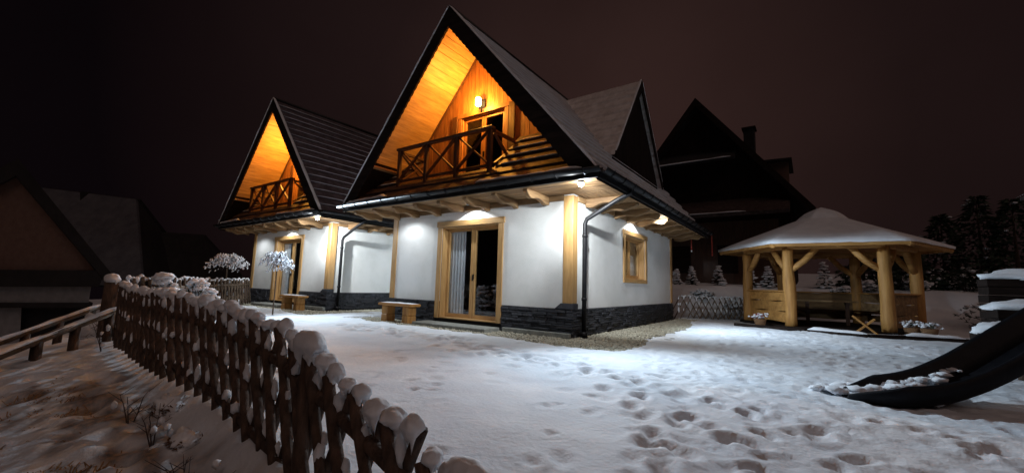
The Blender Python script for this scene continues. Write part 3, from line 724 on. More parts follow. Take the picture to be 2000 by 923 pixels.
def lattice(path, name, label, sp, h_of, z0_of, capr, rail=True, clump=.5, lean=.52, seed=1, rail_m='bark', pm='bark', group='dark lattice fences of crossed poles', clump_r=.04, rp=.03):
    FN = empty(name, (path[0][0], path[0][1], 0), label, 'fence', group)
    o0 = Vector((path[0][0], path[0][1], 0)); rg = random.Random(seed)
    P = [Vector((a, b, 0)) for a, b in path]; cum = [0]
    for a, b in zip(P, P[1:]): cum.append(cum[-1]+(b-a).length)
    def at(s):
        s = max(0, min(cum[-1]-1e-6, s))
        for i in range(len(P)-1):
            if s <= cum[i+1]: t = (s-cum[i])/(cum[i+1]-cum[i]); return P[i].lerp(P[i+1], t), (P[i+1]-P[i]).normalized()
    protos = {}
    for ln in (-1, 1):
        for v in range(5):
            protos[ln, v] = picket_mesh(seed*10+v+(50 if ln > 0 else 0), 1.0, lean*ln, rp)
    meshes = {}
    for k_, mb in protos.items():
        o = mb.build('picket', pm, None, smooth=True); meshes[k_] = o.data; bpy.data.objects.remove(o)
    caps = []
    for v in range(7):
        o = snowcap(seed*5+v, rp*1.5, rp*1.75).build('snow_cap', 'snow', None, smooth=True); caps.append(o.data); bpy.data.objects.remove(o)
    clumps = MB(); s = .02; L_ = cum[-1]; ix = 0
    while s < L_:
        c_, d_ = at(s); nrm = Vector((-d_.y, d_.x, 0)); z0 = z0_of(c_.x, c_.y); h = h_of(c_.x, c_.y)*rg.uniform(.96, 1.04)
        ang = math.atan2(d_.y, d_.x)
        ix += 1; ln = 1 if ix % 2 else -1
        for ln in (ln,):
            foot = c_ - d_*lean*ln*h*.94 + nrm*(rp*.85*ln) - o0
            mt = Matrix.Translation((foot.x, foot.y, z0)) @ Matrix.Rotation(ang, 4, 'Z') @ Matrix.Diagonal((h, 1, h, 1))
            ob = bpy.data.objects.new('picket', meshes[ln, rg.randrange(5)]); col.objects.link(ob); ob.parent = FN; ob.matrix_local = mt
        k_ = capr(c_.x)*rg.uniform(.75, 1.2)
        mt = Matrix.Translation((c_.x-o0.x, c_.y-o0.y, z0+h+.004)) @ Matrix.Rotation(rg.uniform(0,6.28), 4, 'Z') @ Matrix.Diagonal((k_, k_, k_*rg.uniform(.75,1.3), 1))
        ob = bpy.data.objects.new('snow_cap', rg.choice(caps)); col.objects.link(ob); ob.parent = FN; ob.matrix_local = mt
        # snow clumps lodged in the crossings
        for j in range(3):
            dd_ = sp/(2*lean)*(1+2*j)
            if rg.random() < clump*(1-.12*j) and h-dd_ > .06:
                q, _ = at(s - lean*ln*dd_); q = q-o0+nrm*rg.uniform(-.03,.015)*ln
                cr = clump_r*rg.uniform(.65,1.2)
                clumps.blob((q.x, q.y, z0+h-dd_+cr*1.1), cr*.62, cr*.7, cr*rg.uniform(1.0,2.0), 2, amp=.4, seed=int(s*97)+j, rot=ang)
        s += sp
    if clumps.v: tag(clumps.build('snow_clump', 'snow', FN, smooth=True), kind='stuff')
    if rail:
        for fz in (.22, .80):
            pts = []; n = max(2, int(L_/.5))
            for i in range(n+1):
                q, d_ = at(L_*i/n); pts.append((q.x-o0.x-d_.y*-.0, q.y-o0.y, z0_of(q.x, q.y)+h_of(q.x, q.y)*fz))
            MB().tube(pts, .03, 7, rough=.1).build('rail', rail_m, FN, smooth=True)
    return FN
npath = [(2.84,-6.45),(2.2,-6.38),(1.4,-6.26),(.5,-6.15),(-.5,-6.08),(-1.5,-6.04),(-4.0,-5.85),(-5.3,-5.62)]
def nz0(x, y): return float(np.interp(x, [-5.3, -2, -.4, 1.1, 2.9], [-.04, -.02, -.05, -.17, -.38]))
def nh(x, y): return float(np.interp(x, [-5.3, -3, -1.5, -.5, .5, 1.4, 2.1, 2.6, 2.95], [.79,.78,.77,.755,.73,.67,.575,.465,.37])) - nz0(x, y)
lattice(npath, 'lattice_fence', 'dark snow-capped lattice fence running from the foreground to the far left corner', .122, nh, nz0, lambda x: 1.12, seed=3, clump=1.15, rp=.028, clump_r=.034, lean=.50)
lattice([(-5.4,-5.55),(-9.3,-3.2),(-13.3,-.45)], 'lattice_fence', 'brown lattice fence between the far left corner and the farther cottage', .17, lambda x, y: .88, lambda x, y: .03, lambda x: .85, seed=5, clump=.2, rp=.026, pm='trunk', rail_m='trunk')
lattice([(.0,8.3),(1.2,9.1),(2.4,10.5)], 'lattice_fence', 'short snowy lattice fence between the near cottage and the gazebo', .11, lambda x, y: .80, lambda x, y: -.02, lambda x: 1.1, seed=8, clump=1.3, rp=.023, clump_r=.045, pm='trunk', rail=False)

# fence posts and snow hoods
def post(loc, h, r, label, hood):
    Pp = empty('fence_post', loc, label, 'post', 'thick log posts along the near fence')
    MB().tube([(0,0,-.2),(0,0,h*.5),(0.01,0,h)], [r, r*.97, r*.93], 12, rough=.08).build('pole', 'bark', Pp, smooth=True)
    m = MB(); m = snowcap(int(h*100), hood, hood*.85)
    m.v = [(x*1.25, y*.8, z+h) for x, y, z in m.v]
    m.build('snow_hood', 'snow', Pp, smooth=True); return Pp
post((1.80,-6.34,-.25), .90, .036, 'pole with a big rounded block of snow, midway along the near fence', .10)
post((-5.5,-5.72,-.2), 1.08, .10, 'thick snow-plastered log post at the far left fence corner', .13)
post((2.97,-6.44,-.36), .72, .045, 'low post with a rounded snow cap at the very bottom of the fence', .085)

# ------------------------------------------------------------------ weeping ornamental trees
def weeping(loc, h, cr, label, seed):
    T = empty('weeping_tree', loc, label, 'tree', 'small snow-laden weeping trees')
    rg = random.Random(seed)
    MB().tube([(0,0,-.1),(.01,.0,h*.3),(-.012,.01,h*.6),(0,0,h*.86)], [.022,.018,.018,.02], 8, rough=.15).build('trunk', 'trunk', T, smooth=True)
    br = MB(); sn = MB()
    for i in range(52):
        a = rg.uniform(0, 6.28); rad = cr*rg.uniform(.45,1.05); up = rg.uniform(.02,.22)
        pts = []
        for k in range(7):
            t = k/6; r_ = rad*t; z = h*.84 + up*math.sin(min(1,t*1.6)*math.pi*.62)*1.4 - (t**2.2)*rg.uniform(.20,.46)
            aa = a+.25*math.sin(t*3+i); pts.append(Vector((math.cos(aa)*r_, math.sin(aa)*r_, z)))
        br.tube(pts, [.010,.009,.008,.006,.005,.004,.003], 5)
        for k in range(1, 7):
            for q in range(4):
                p = pts[k].lerp(pts[k-1], rg.random()); 
                if rg.random() < .85:
                    s_ = rg.uniform(.008,.024); sn.blob((p.x+rg.uniform(-.03,.03), p.y+rg.uniform(-.03,.03), p.z+rg.uniform(-.02,.02)), s_*rg.uniform(.7,1.3), s_, s_*rg.uniform(.7,2.2), 1, amp=.4, seed=i*7+k+q)
    for i in range(6):
        a = rg.uniform(0,6.28); br.tube([(0,0,h*.84),(math.cos(a)*.1,math.sin(a)*.1,h*.84+.25)], [.008,.003], 5); sn.blob((math.cos(a)*.08,math.sin(a)*.08,h*.84+.2), .03, .03, .04, 1, amp=.4, seed=i)
    br.build('branch', 'stem', T, smooth=True)['kind'] = 'stuff'
    sn.build('snow_tuft', 'snow', T, smooth=True)['kind'] = 'stuff'
    return T
weeping((-8.45,-1.75,0), 1.78, .48, 'small weeping tree with snowy umbrella crown in front of the farther cottage door', 4)
weeping((-10.9,-2.1,0), 1.75, .62, 'wider snowy weeping tree left of the farther cottage beside the lattice fence', 9)

# ------------------------------------------------------------------ snowy shrubs and conifers
def shrub(loc, rx, h, label, seed, group, cat='shrub', dens=110, name='snowy_shrub', leafm='needle', snowy=1.):
    T = empty(name, loc, label, cat, group); rg = random.Random(seed); lf = MB(); sn = MB(); st = MB()
    for i in range(7):
        a = rg.uniform(0,6.28); st.tube([(0,0,-.1),(math.cos(a)*rx*.3,math.sin(a)*rx*.3,h*.5),(math.cos(a)*rx*.6,math.sin(a)*rx*.6,h*.85)], [.02,.012,.006], 5)
    for i in range(dens):
        a = rg.uniform(0,6.28); u = rg.random()**.6; z = rg.random(); prof = math.sin(math.pi*(.15+.8*z))
        x, y = math.cos(a)*rx*u*prof, math.sin(a)*rx*u*prof; zz = z*h
        for q in range(5):
            d = Vector((rg.gauss(0,1), rg.gauss(0,1), rg.gauss(.2,.6))).normalized()*rg.uniform(.06,.13); s = Vector((rg.gauss(0,1),rg.gauss(0,1),rg.gauss(0,1))).normalized()*.02
            p = Vector((x,y,zz)); lf.add([p-s, p+s, p+d], [(0,1,2)])
        if rg.random() < (.45+.5*z)*snowy: s_ = rg.uniform(.035,.085); sn.blob((x,y,zz+.03), s_*1.3, s_*1.2, s_*.7, 1, amp=.4, seed=i)
    st.build('stem', 'stem', T)['kind'] = 'stuff'; lf.build('foliage', leafm, T)['kind'] = 'stuff'; sn.build('snow_tuft', 'snow', T, smooth=True)['kind'] = 'stuff'
    return T
def conifer(loc, rx, h, label, seed, group='young conifers on the snowy bank'):
    T = empty('young_conifer', loc, label, 'tree', group); rg = random.Random(seed); lf = MB(); sn = MB()
    MB().tube([(0,0,-.1),(0,0,h*.9)], [.03,.006], 6).build('trunk', 'stem', T)
    for L_ in range(9):
        z = h*(.08+.88*L_/9); r_ = rx*(1-L_/9.3)
        for k in range(11-L_//2):
            a = rg.uniform(0,6.28); q = r_*rg.uniform(.7,1.15); tip = Vector((math.cos(a)*q, math.sin(a)*q, z-.06)); root = Vector((0,0,z+.05)); sd_ = Vector((-math.sin(a), math.cos(a), 0))*q*.28
            mid = root.lerp(tip, .6); lf.add([root, mid+sd_, tip, mid-sd_, mid+Vector((0,0,-.04))], [(0,1,4),(1,2,4),(2,3,4),(3,0,4)])
            if rg.random() < .9: p = root.lerp(tip, rg.uniform(.5,.95)); s_ = rg.uniform(.035,.08); sn.blob((p.x,p.y,p.z+.02), s_*1.3, s_*1.1, s_*.6, 1, amp=.4, seed=k)
    lf.build('foliage', 'needle', T)['kind'] = 'stuff'; sn.build('snow_tuft', 'snow', T, smooth=True)['kind'] = 'stuff'
def gz(x, y): return float(ground_base(np.array([float(x)]), np.array([float(y)]))[0])
def along(px, depth, py=575):
    d = fw + rr*((px-1000)/F) - uu*((py-461.5)/F); return Vector((3.888,-7.51,.985)) + d*depth
snowy_spots = [(1352,18.6,.34,.95,'small snowy conifer on the bank just right of the near cottage'),(1404,18.6,.38,1.05,'small snowy conifer on the bank midway between cottage and gazebo'),
               (1468,18.6,.34,.95,'small snowy conifer seen just behind the left gazebo post'),(1502,18.6,.38,1.1,'snowy conifer seen through the left bay of the gazebo'),
               (1612,17.6,.42,1.3,'taller snowy conifer seen through the middle of the gazebo'),(1322,18.6,.3,.8,'smallest snowy conifer, touching the back corner of the near cottage')]
for i, (px, dp, rx, h, lb) in enumerate(snowy_spots):
    p = along(px, dp); conifer((p.x, p.y, gz(p.x, p.y)-.03), rx, h, lb, 20+i)
HB = ['behind the left front gazebo post','left of the gazebo table','just behind the gazebo table','right of the gazebo table','behind the right front gazebo post','farthest right behind the gazebo','behind the gazebo end of the short lattice fence','behind the cottage end of the short lattice fence']
for i, (px, dp, rx, h) in enumerate([(1490,16.4,.45,.42),(1545,16.4,.5,.42),(1598,16.4,.5,.45),(1650,16.4,.5,.42),(1700,16.4,.4,.4),(1790,16,.5,.5),(1432,17.0,.4,.35),(1372,17.3,.45,.35)]):
    p = along(px, dp); shrub((p.x, p.y, gz(p.x, p.y)-.03), rx, h, 'low snow-laden shrub ' + HB[i], 40+i, 'low snowy shrubs along the bank', dens=150)
for i, (px, dp, rx, h, lb) in enumerate([(1760,16.3,.9,.75,'dark low bush just right of the right gazebo post'),(1830,16.5,.9,.85,'dark bush under the right gazebo eave'),(1890,15.5,.9,.9,'dark bush right of the gazebo below the evergreens'),(1950,13,1.0,1.0,'dark bush behind the firewood store'),(2010,12.5,1.0,1.1,'dark bush cut by the right edge behind the firewood store')]):
    p = along(px, dp); shrub((p.x, p.y, gz(p.x, p.y)-.05), rx, h, lb, 140+i, 'dark bushes on the right bank', dens=260, name='dark_bush', snowy=.12)  # bushes added, with little snow, to darken the bright bank
shrub((-5.9,-4.95,0), .28, .95, 'tall hooded snowy shrub at the left end of the near fence', 61, 'snow-covered shrubs behind the near fence')
m = MB().blob((0,0,.95), .26, .15, .09, 3, amp=.3, seed=3); o = m.build('snow_mound', 'snow', bpy.data.objects['snowy_shrub.008'] if 'snowy_shrub.008' in bpy.data.objects else None, smooth=True)
shrub((-6.2,-4.3,0), .40, .88, 'broad snowy shrub beside the near fence, in front of the far lattice fence', 62, 'snow-covered shrubs behind the near fence', dens=170)

for i, (px, dp, rx, h, lb) in enumerate([(1775,16.5,1.1,2.2,'dark bushy evergreen right behind the gazebo'),(1850,17.5,1.5,3.3,'dark evergreen just right of the gazebo roof corner'),(1925,16,1.5,3.9,'tallest dark evergreen near the right picture edge'),(1995,15,1.6,3.6,'dark evergreen cut by the right picture edge'),(1690,19,1.3,1.5,'low dark evergreen seen through the right gazebo bay')]):
    p = along(px, dp); T = empty('dark_evergreen', (p.x, p.y, gz(p.x,p.y)-.1), lb, 'tree', 'dark evergreens at the right back of the yard'); r_ = random.Random(i+300); lf = MB(); sn = MB()  # evergreen row added to darken the snow slope behind
    MB().tube([(0,0,-.2),(0,0,h*.95)], [.09,.01], 8).build('trunk', 'bark', T, smooth=True)
    for k in range(1500):
        z = r_.random()**1.2; a = r_.uniform(0,6.28); q = rx*(1-z*.9)*r_.uniform(.35,1.0)*(1+.35*math.sin(a*3+z*9)); P0 = Vector((math.cos(a)*q, math.sin(a)*q, .1+z*h*.95)); d = Vector((math.cos(a)+r_.gauss(0,.4), math.sin(a)+r_.gauss(0,.4), r_.gauss(-.3,.3))).normalized()*r_.uniform(.12,.3); n_ = Vector((r_.gauss(0,1),r_.gauss(0,1),r_.gauss(0,1))).normalized()*.06
        lf.add([P0-n_, P0+n_, P0+d], [(0,1,2)])
        if k % 130 == 0: sn.blob(P0+d*.4, .11, .10, .045, 1, amp=.4, seed=k)
    lf.build('foliage', 'needle', T)['kind'] = 'stuff'; sn.build('snow_tuft', 'snow', T, smooth=True)['kind'] = 'stuff'
# ------------------------------------------------------------------ gazebo
def gazebo(cx, cy, rot):
    G = empty('gazebo', (cx, cy, 0), 'six-sided log gazebo with a low snow-covered roof at the right of the yard', 'gazebo')
    Rp, Re, hz, za = 2.13, 2.95, 2.28, 3.54
    V = [(Rp*math.cos(rot+math.pi/3*k), Rp*math.sin(rot+math.pi/3*k)) for k in range(6)]
    Ev = [(Re*math.cos(rot+math.pi/3*k), Re*math.sin(rot+math.pi/3*k)) for k in range(6)]
    # deck
    Dv = [(1.13*x, 1.13*y) for x, y in V]
    MB().prism(Dv, 'z', -.06, .07).build('base_slab', 'dark_x', G)
    rg = random.Random(4)
    for k, (x, y) in enumerate(V):
        pts = []; rads = []
        for i in range(8):
            t = i/7; pts.append((x+mnoise.noise(Vector((t*2,k*4.,0)))*.03, y+mnoise.noise(Vector((t*2,k*4.,5)))*.03, .06+t*(hz-.06))); rads.append(.148*(1+.16*mnoise.noise(Vector((t*3,k*4.,9))))*(1.06-.1*t))
        p = MB().tube(pts, rads, 14, rough=.05, seed=k).build('post', 'log_z', G, smooth=True)
        for j in (-1, 1):
            x2, y2 = V[(k+j) % 6]; d = Vector((x2-x, y2-y, 0)).normalized(); a = Vector((x,y,1.62)); b = Vector((x,y,hz+.03)) + d*.70
            q = a.lerp(b, .5) - Vector((0,0,.04)) + d*.03
            MB().tube([a, q, b], [.085,.085,.08], 10, rough=.08, seed=k*3+j).build('brace', 'log_x', G, smooth=True)
    for k in range(6):
        (x, y), (x2, y2) = V[k], V[(k+1) % 6]
        MB().beam((x*1.02,y*1.02,hz+.06), (x2*1.02,y2*1.02,hz+.06), .14, .15).build('ring_beam', 'log_x', G, bevel=.02)
        # parapet boards on five sides; the front side stays open
        if k != 0:
            z = .16; d = Vector((x2-x, y2-y, 0)); L_ = d.length; d /= L_; nrm = Vector((-d.y, d.x, 0))
            for hb in (.30, .29, .28):
                n = 12; lo = []; hi = []
                for i in range(n+1):
                    u = .1+(L_-.2)*i/n; wv = math.sin(i*.9+z*7)*.018
                    lo.append((u, z+.006+wv*.5)); hi.append((u, z+hb+wv))
                mb = MB(); poly = lo+hi[::-1]; m_ = len(poly)
                vs = [Vector((x,y,0))+d*u+Vector((0,0,zz))+nrm*o_ for o_ in (-.02,.025) for u, zz in poly]
                fs = [tuple(range(m_)), tuple(range(2*m_-1, m_-1, -1))] + [(i, i+m_, (i+1)%m_+m_, (i+1)%m_) for i in range(m_)]
                mb.add(vs, fs).build('parapet_board', 'log_x' if k == 5 else 'raw_x', G); z += hb+.008  # back boards get darker wood to stand for the shaded interior
            MB().beam(Vector((x,y,1.06))+d*.1, Vector((x2,y2,1.06))-d*.1, .20, .045).build('parapet_cap', 'log_x', G, bevel=.008)
            # bench boards inside
            MB().beam(Vector((x,y,.48))*1+d*.25-Vector((x+x2,y+y2,0)).normalized()*.28, Vector((x2,y2,.48))-d*.25-Vector((x+x2,y+y2,0)).normalized()*.28, .34, .045).build('bench_board', 'brown_x', G, bevel=.006)
    # roof: boarded cone with snow blanket
    RF = empty('roof', (0,0,0)); RF.parent = G
    ze = hz+.10
    for k in range(6):
        (x, y), (x2, y2) = Ev[k], Ev[(k+1) % 6]
        nb = 12
        for i in range(nb):
            a, b = i/nb, (i+.97)/nb
            q = [Vector((x,y,ze)).lerp(Vector((0,0,za)), t) for t in (a, b)] + [Vector((x2,y2,ze)).lerp(Vector((0,0,za)), t) for t in (b, a)]
            vs = q + [v-Vector((0,0,.025)) for v in q]
            MB().add(vs, [(0,1,2,3),(7,6,5,4),(0,4,5,1),(1,5,6,2),(2,6,7,3),(3,7,4,0)]).build('roof_board', 'log_x', RF)
        MB().beam((x,y,ze-.035), (x2,y2,ze-.035), .035, .11).build('eave_board', 'log_x', RF, bevel=.006)
        MB().beam((x,y,ze-.075), (0,0,za-.10), .09, .11).build('hip_rafter', 'log_x', RF)
        mx_, my_ = (x+x2)/2, (y+y2)/2
        MB().beam((mx_,my_,ze-.075), (0,0,za-.10), .07, .09).build('rafter', 'log_x', RF)
    rings = 26; n = 72; vs = []; fs = []
    for i in range(rings+1):
        t = i/rings
        for k in range(n):
            a = 2*math.pi*k/n; s_ = (a/(math.pi/3)) % 1; kk = int(a/(math.pi/3)) % 6
            e0, e1 = Vector((*Ev[kk],0)), Vector((*Ev[(kk+1)%6],0)); e = e0.lerp(e1, s_)
            zz = za+(ze-za)*t; th = .085
            zz += th + mnoise.noise(Vector((e.x*t*.9, e.y*t*.9, 3)))*.02
            if t < .22: zz += .15*(1-(t/.22)**5)
            f = t*1.005
            if i >= rings-1: f = 1.022 if i == rings-1 else 1.018
            if i == rings: zz = ze-.012+mnoise.noise(Vector((a*9,0,1)))*.018
            if i == rings-1: zz = ze+.06+mnoise.noise(Vector((a*7,0,2)))*.012
            vs.append((e.x*f, e.y*f, zz))
    for i in range(rings):
        for k in range(n): fs.append((i*n+k, i*n+(k+1)%n, (i+1)*n+(k+1)%n, (i+1)*n+k))
    MB().add(vs, fs).build('snow_blanket', 'snow', RF, smooth=True)
    return G
GC = (4.28, 8.95); GR = R(-114.5)
gazebo(*GC, GR)
# table, crossed trestle, snowy plank and planters in and around it
T = empty('garden_table', (GC[0], GC[1], .07), 'dark wooden table under the gazebo roof', 'table')
for i in range(5): MB().box(-.75, .75, -.42+i*.17, -.26+i*.17, .70, .745).build('tabletop_board', 'raw_x', T, bevel=.005)
for sx in (-1, 1):
    MB().box(sx*.5-.05, sx*.5+.05, -.05, .05, 0, .70).build('leg', 'brown_z', T); MB().box(sx*.5-.05, sx*.5+.05, -.35, .35, .62, .70).build('bearer', 'brown_y', T)
def trestle(loc, rz):
    T = empty('trestle', loc, 'yellow crossed-board trestle leaning at the foot of the right gazebo post', 'trestle', rz=rz)
    MB().beam((-.22,0,0), (.20,0,.38), .04, .09, up=(0,1,0)).build('cross_board', 'log_x', T, bevel=.005)
    MB().beam((.24,-.045,-.02), (-.26,-.045,.44), .04, .09, up=(0,1,0)).build('cross_board', 'log_x', T, bevel=.005)
trestle((5.0, 6.72, .02), .15)
def planter(loc, label, seed):
    P = empty('flower_basket', loc, label, 'planter', 'snowy wicker flower baskets'); rg = random.Random(seed)
    MB().tube([(0,0,0),(0,0,.02),(0,0,.12),(0,0,.21),(0,0,.22)], [.10,.125,.15,.175,.16], 14, rough=.05).build('basket', 'wicker', P, smooth=True)
    m = MB(); s = MB()
    for i in range(90):
        p = Vector((rg.gauss(0,.08), rg.gauss(0,.08), .22+rg.random()*.14)); d = Vector((rg.gauss(0,1),rg.gauss(0,1),rg.gauss(.5,1))).normalized()*.06; q = Vector((rg.gauss(0,1),rg.gauss(0,1),rg.gauss(0,1))).normalized()*.018
        m.add([p-q,p+q,p+d], [(0,1,2)])
        if i < 34: s.blob((p.x*1.2,p.y*1.2,p.z+.02), .04, .04, .028, 1, amp=.4, seed=i)
    m.build('heather', 'petal' if seed == 1 else 'needle', P)['kind'] = 'stuff'; s.build('snow_tuft', 'snow', P, smooth=True)['kind'] = 'stuff'
planter((2.62,7.05,.0), 'wicker basket of snow-dusted heather by the left front gazebo post', 1)
planter((6.25,7.1,.0), 'snow-dusted basket right of the right front gazebo post', 2)
planter((5.95,7.25,.0), 'snow-dusted basket closest to the right front gazebo post', 3)
def kerb(p0, p1, label, snow, w_=.14):
    K_ = empty('timber_edging', p0, label, 'edging', 'dark timbers along the gazebo front'); d = Vector(p1)-Vector(p0)
    MB().beam((0,0,.03), (d.x,d.y,.03), w_, .11).build('timber', 'dark_x', K_, bevel=.01)
    if snow:
        m = MB(); a, b = snow; strip(m, (d.x*a,d.y*a,.08), (d.x*b,d.y*b,.08), w_*1.1, .065, seed=5); m.build('snow_ridge', 'snow', K_, smooth=True)
kerb((2.02,6.55,0), (3.75,5.92,0), 'dark timber edging left of the gazebo opening', None)
kerb((3.79,5.90,0), (4.95,5.62,0), 'timber edging with a thick ridge of snow before the gazebo opening', (.0,1.0), .18)
kerb((5.6,6.05,0), (6.75,6.35,0), 'snow-dusted timber edging right of the gazebo, nearest the slide', (.05,.95))
kerb((4.98,5.63,0), (5.58,6.0,0), 'short bare timber edging in front of the right gazebo post', None)

# ------------------------------------------------------------------ playground slide and tower at the right edge
def slide():
    S_ = empty('playground_slide', (4.1,-2.05,0), 'dark curved playground slide with snow piled on its run-out', 'slide')
    P = [Vector(q) for q in ((4.12,-2.00,-.03),(4.50,-1.88,-.02),(4.85,-1.70,.06),(5.2,-1.48,.24),(5.6,-1.22,.52),(6.1,-.90,.88),(6.7,-.50,1.25),(7.4,-.02,1.65))]
    # smooth the path
    Q = []
    for i in range(len(P)-1):
        p0, p1, p2, p3 = P[max(i-1,0)], P[i], P[i+1], P[min(i+2,len(P)-1)]
        for k in range(6):
            t = k/6; Q.append(.5*((2*p1)+(-p0+p2)*t+(2*p0-5*p1+4*p2-p3)*t*t+(-p0+3*p1-3*p2+p3)*t**3))
    Q.append(P[-1]); vs = []; fs = []
    prof = [(-.30,.17),(-.27,.19),(-.235,.17),(-.20,.06),(-.12,.01),(0,0),(.12,.01),(.20,.06),(.235,.17),(.27,.19),(.30,.17),(.26,.02),(.14,-.045),(0,-.055),(-.14,-.045),(-.26,.02)]
    m_ = len(prof)
    for i, q in enumerate(Q):
        d = (Q[min(i+1,len(Q)-1)]-Q[max(i-1,0)]).normalized(); a = d.cross(Vector((0,0,1))).normalized(); u = a.cross(d).normalized()
        f = min(1, .35+i*.14); g_ = min(1, .25+i*.13)
        for (s_, z) in prof: vs.append(q + a*s_*f*1.0 + u*z*g_ - Vector((4.1,-2.05,0)))
    for i in range(len(Q)-1):
        for k in range(m_): fs.append((i*m_+k, i*m_+(k+1)%m_, (i+1)*m_+(k+1)%m_, (i+1)*m_+k))
    fs.append(tuple(range(m_)))
    MB().add(vs, fs).build('chute', 'slide_plastic', S_, smooth=True)
    m = MB(); rg = random.Random(2)
    for i in range(150):
        k = rg.uniform(1, 17); q = Q[int(k)]-Vector((4.1,-2.05,0)); s_ = rg.uniform(.02,.065)*(1.1-k*.03); m.blob((q.x+rg.gauss(-.08,.05), q.y+rg.gauss(.20,.07), q.z+.07*min(1,k/8)+rg.uniform(0,.03)), s_*1.4, s_*1.2, s_*.7, 2, amp=.4, seed=i)
    for i in range(70):
        s_ = rg.uniform(.015,.05); m.blob((rg.uniform(-.25,.7), rg.uniform(.1,.45), .0), s_*1.3, s_*1.2, s_*.6, 2, amp=.4, seed=i)
    m.build('snow_ridge', 'snow', S_, smooth=True)['kind'] = 'stuff'
slide()
m = MB(); rg = random.Random(8)
tw = empty('play_tower', (7.3,.3,0), 'dark timber play tower with snowy roof corner at the right edge of the picture', 'play tower')
for (x, y) in ((-.55,-.35),(.75,-.35),(-.55,.95),(.75,.95)):
    MB().tube([(x,y,-.1),(x,y,2.5)], .06, 10, rough=.05).build('leg', 'trunk', tw, smooth=True)
for i in range(8): MB().box(-.6+i*.17,-.6+i*.17+.16,-.4,1.0,1.50,1.53).build('deck_board', 'dark_y', tw)
for i in range(5):
    MB().box(-.62,-.58,-.35,.95,1.56+i*.16,1.56+i*.16+.15).build('side_board', 'dark_y', tw)
MB().prism([(-.9,2.45),(.1,3.05),(1.1,2.45),(1.1,2.40),(.1,2.98),(-.9,2.40)], 'y', -.6, 1.2).build('roof', 'dark_y', tw)
MB().prism([(-.93,2.455),(.1,3.10),(1.1,2.46),(.1,3.055)], 'y', -.62, 1.22).build('roof_snow', 'snow', tw)
# raking leg of the swing beside the slide
lp = along(1985, 5.3)
sl = empty('swing_leg', (lp.x, lp.y, 0), 'green-brown raking timber leg at the right picture edge below the slide', 'timber post')
MB().tube([(-.03,0,-.05),(.03,.0,.25),(.12,.02,.8),(.35,.05,2.2)], [.045,.045,.043,.04], 10, rough=.08).build('pole', 'trunk', sl, smooth=True)
# stepped dark store with cushions of snow
st = empty('firewood_store', (6.9,3.3,0), 'dark timber firewood store with thick snow cushions on its steps', 'wood store')
for i, (x0, x1, y0, y1, z0, z1) in enumerate([(-.75,-.15,-.5,.1,0,.42),(-.2,.9,-.55,.2,0,.46),(-.35,.9,.2,.8,0,.82),(-.3,1.0,.8,1.4,0,1.38)]):
    b = empty('tier', (0,0,0)); b.parent = st; n = max(2, int((z1-z0)/.14))
    for k in range(n):
        z = z0+(z1-z0)*k/n; MB().box(x0+.01*(k%2), x1, y0, y1, z+.005, z+(z1-z0)/n-.005).build('board', 'dark_x', b, bevel=.006)
    m = MB().blob(((x0+x1)/2,(y0+y1)/2,z1+.03), (x1-x0)/2*1.03, (y1-y0)/2*1.05, .17, 3, amp=.22, seed=i+2, flat=.05); m.build('snow_cushion', 'snow', b, smooth=True)

# red hanging ornaments at the far eave
for i, (y, z0, z1, lb) in enumerate([(8.20,2.42,2.86,'thin red and white hanging ornament below the near cottage far eave, left one'),(8.60,2.30,3.0,'thin dark red hanging ornament at the far gutter corner of the near cottage')]):
    x = .50 if i == 0 else 1.1
    o = empty('hanging_ornament', (x, y, 0), lb, 'ornament', 'red ornaments hanging from the eave')
    MB().tube([(0,0,z1),(0,0,(z0+z1)/2),(0,0,z0)], [.012,.016,.02], 8, rough=.2).build('cord', 'red_glass', o, smooth=True)
    MB().blob((0,0,z0-.03), .03, .03, .05, 1, amp=.2).build('weight', 'snow' if i == 0 else 'red_glass', o, smooth=True)

# ------------------------------------------------------------------ neighbouring houses
def pent_house(name, loc, label, hw, ze, za, dep, wall, rz=0, roofm='roof_dark', k_over=.5, base=-4, lower=None):
    Hs = empty(name, loc, label, 'house', rz=rz)
    k = (za-ze)/hw
    MB().prism([(-hw+.6, base), (hw-.6, base), (hw-.6, ze+k*.6-.15), (0, za-.15), (-hw+.6, ze+k*.6-.15)], 'y', 0, dep).build('wall', wall, Hs)
    for sg in (-1, 1):
        MB().prism([(0, za), (sg*(hw+.3), ze-.3*k), (sg*(hw+.3), ze-.3*k-.35), (0, za-.38)], 'y', -k_over, dep+.4).build('roof', roofm, Hs)
        MB().prism([(0, za+.04), (sg*(hw+.34), ze-.34*k+.04), (sg*(hw+.34), ze-.34*k-.36), (0, za-.42)], 'y', -k_over-.05, -k_over-.005).build('barge_board', 'dark_x', Hs)
    return Hs
# dark highland house behind the near cottage and gazebo
b = pent_house('highland_house', (-.60,15.6,0), 'large black highland house with steep gables rising behind the gazebo', 4.5, 5.2, 11.0, 9, 'dark_z', k_over=.7, base=0)
MB().prism([(-1.05,7.50),(-.03,8.25),(-.03,7.85),(-1.0,7.40)], 'x', -2.3, 1.75).build('pent_roof', 'roof_dark', b)
m = MB(); strip(m, (-2.3,-1.03,7.51), (1.6,-1.03,7.55), .10, .06, seed=3, step=.3); m.build('snow_edge', 'snow', b, smooth=True)
MB().prism([(-1.4,4.7),(-.03,5.6),(-.03,5.2),(-1.35,4.55)], 'x', -4.6, 3.9).build('pent_roof', 'tile_dark', b)
m = MB(); strip(m, (-.9,-1.37,4.73), (2.2,-1.37,4.73), .09, .05, seed=6, step=.3); m.build('snow_edge', 'snow', b, smooth=True)
MB().box(-3.6, 3.4, -.02, -.001, .1, 4.5).build('lower_wall', 'brown_z', b)
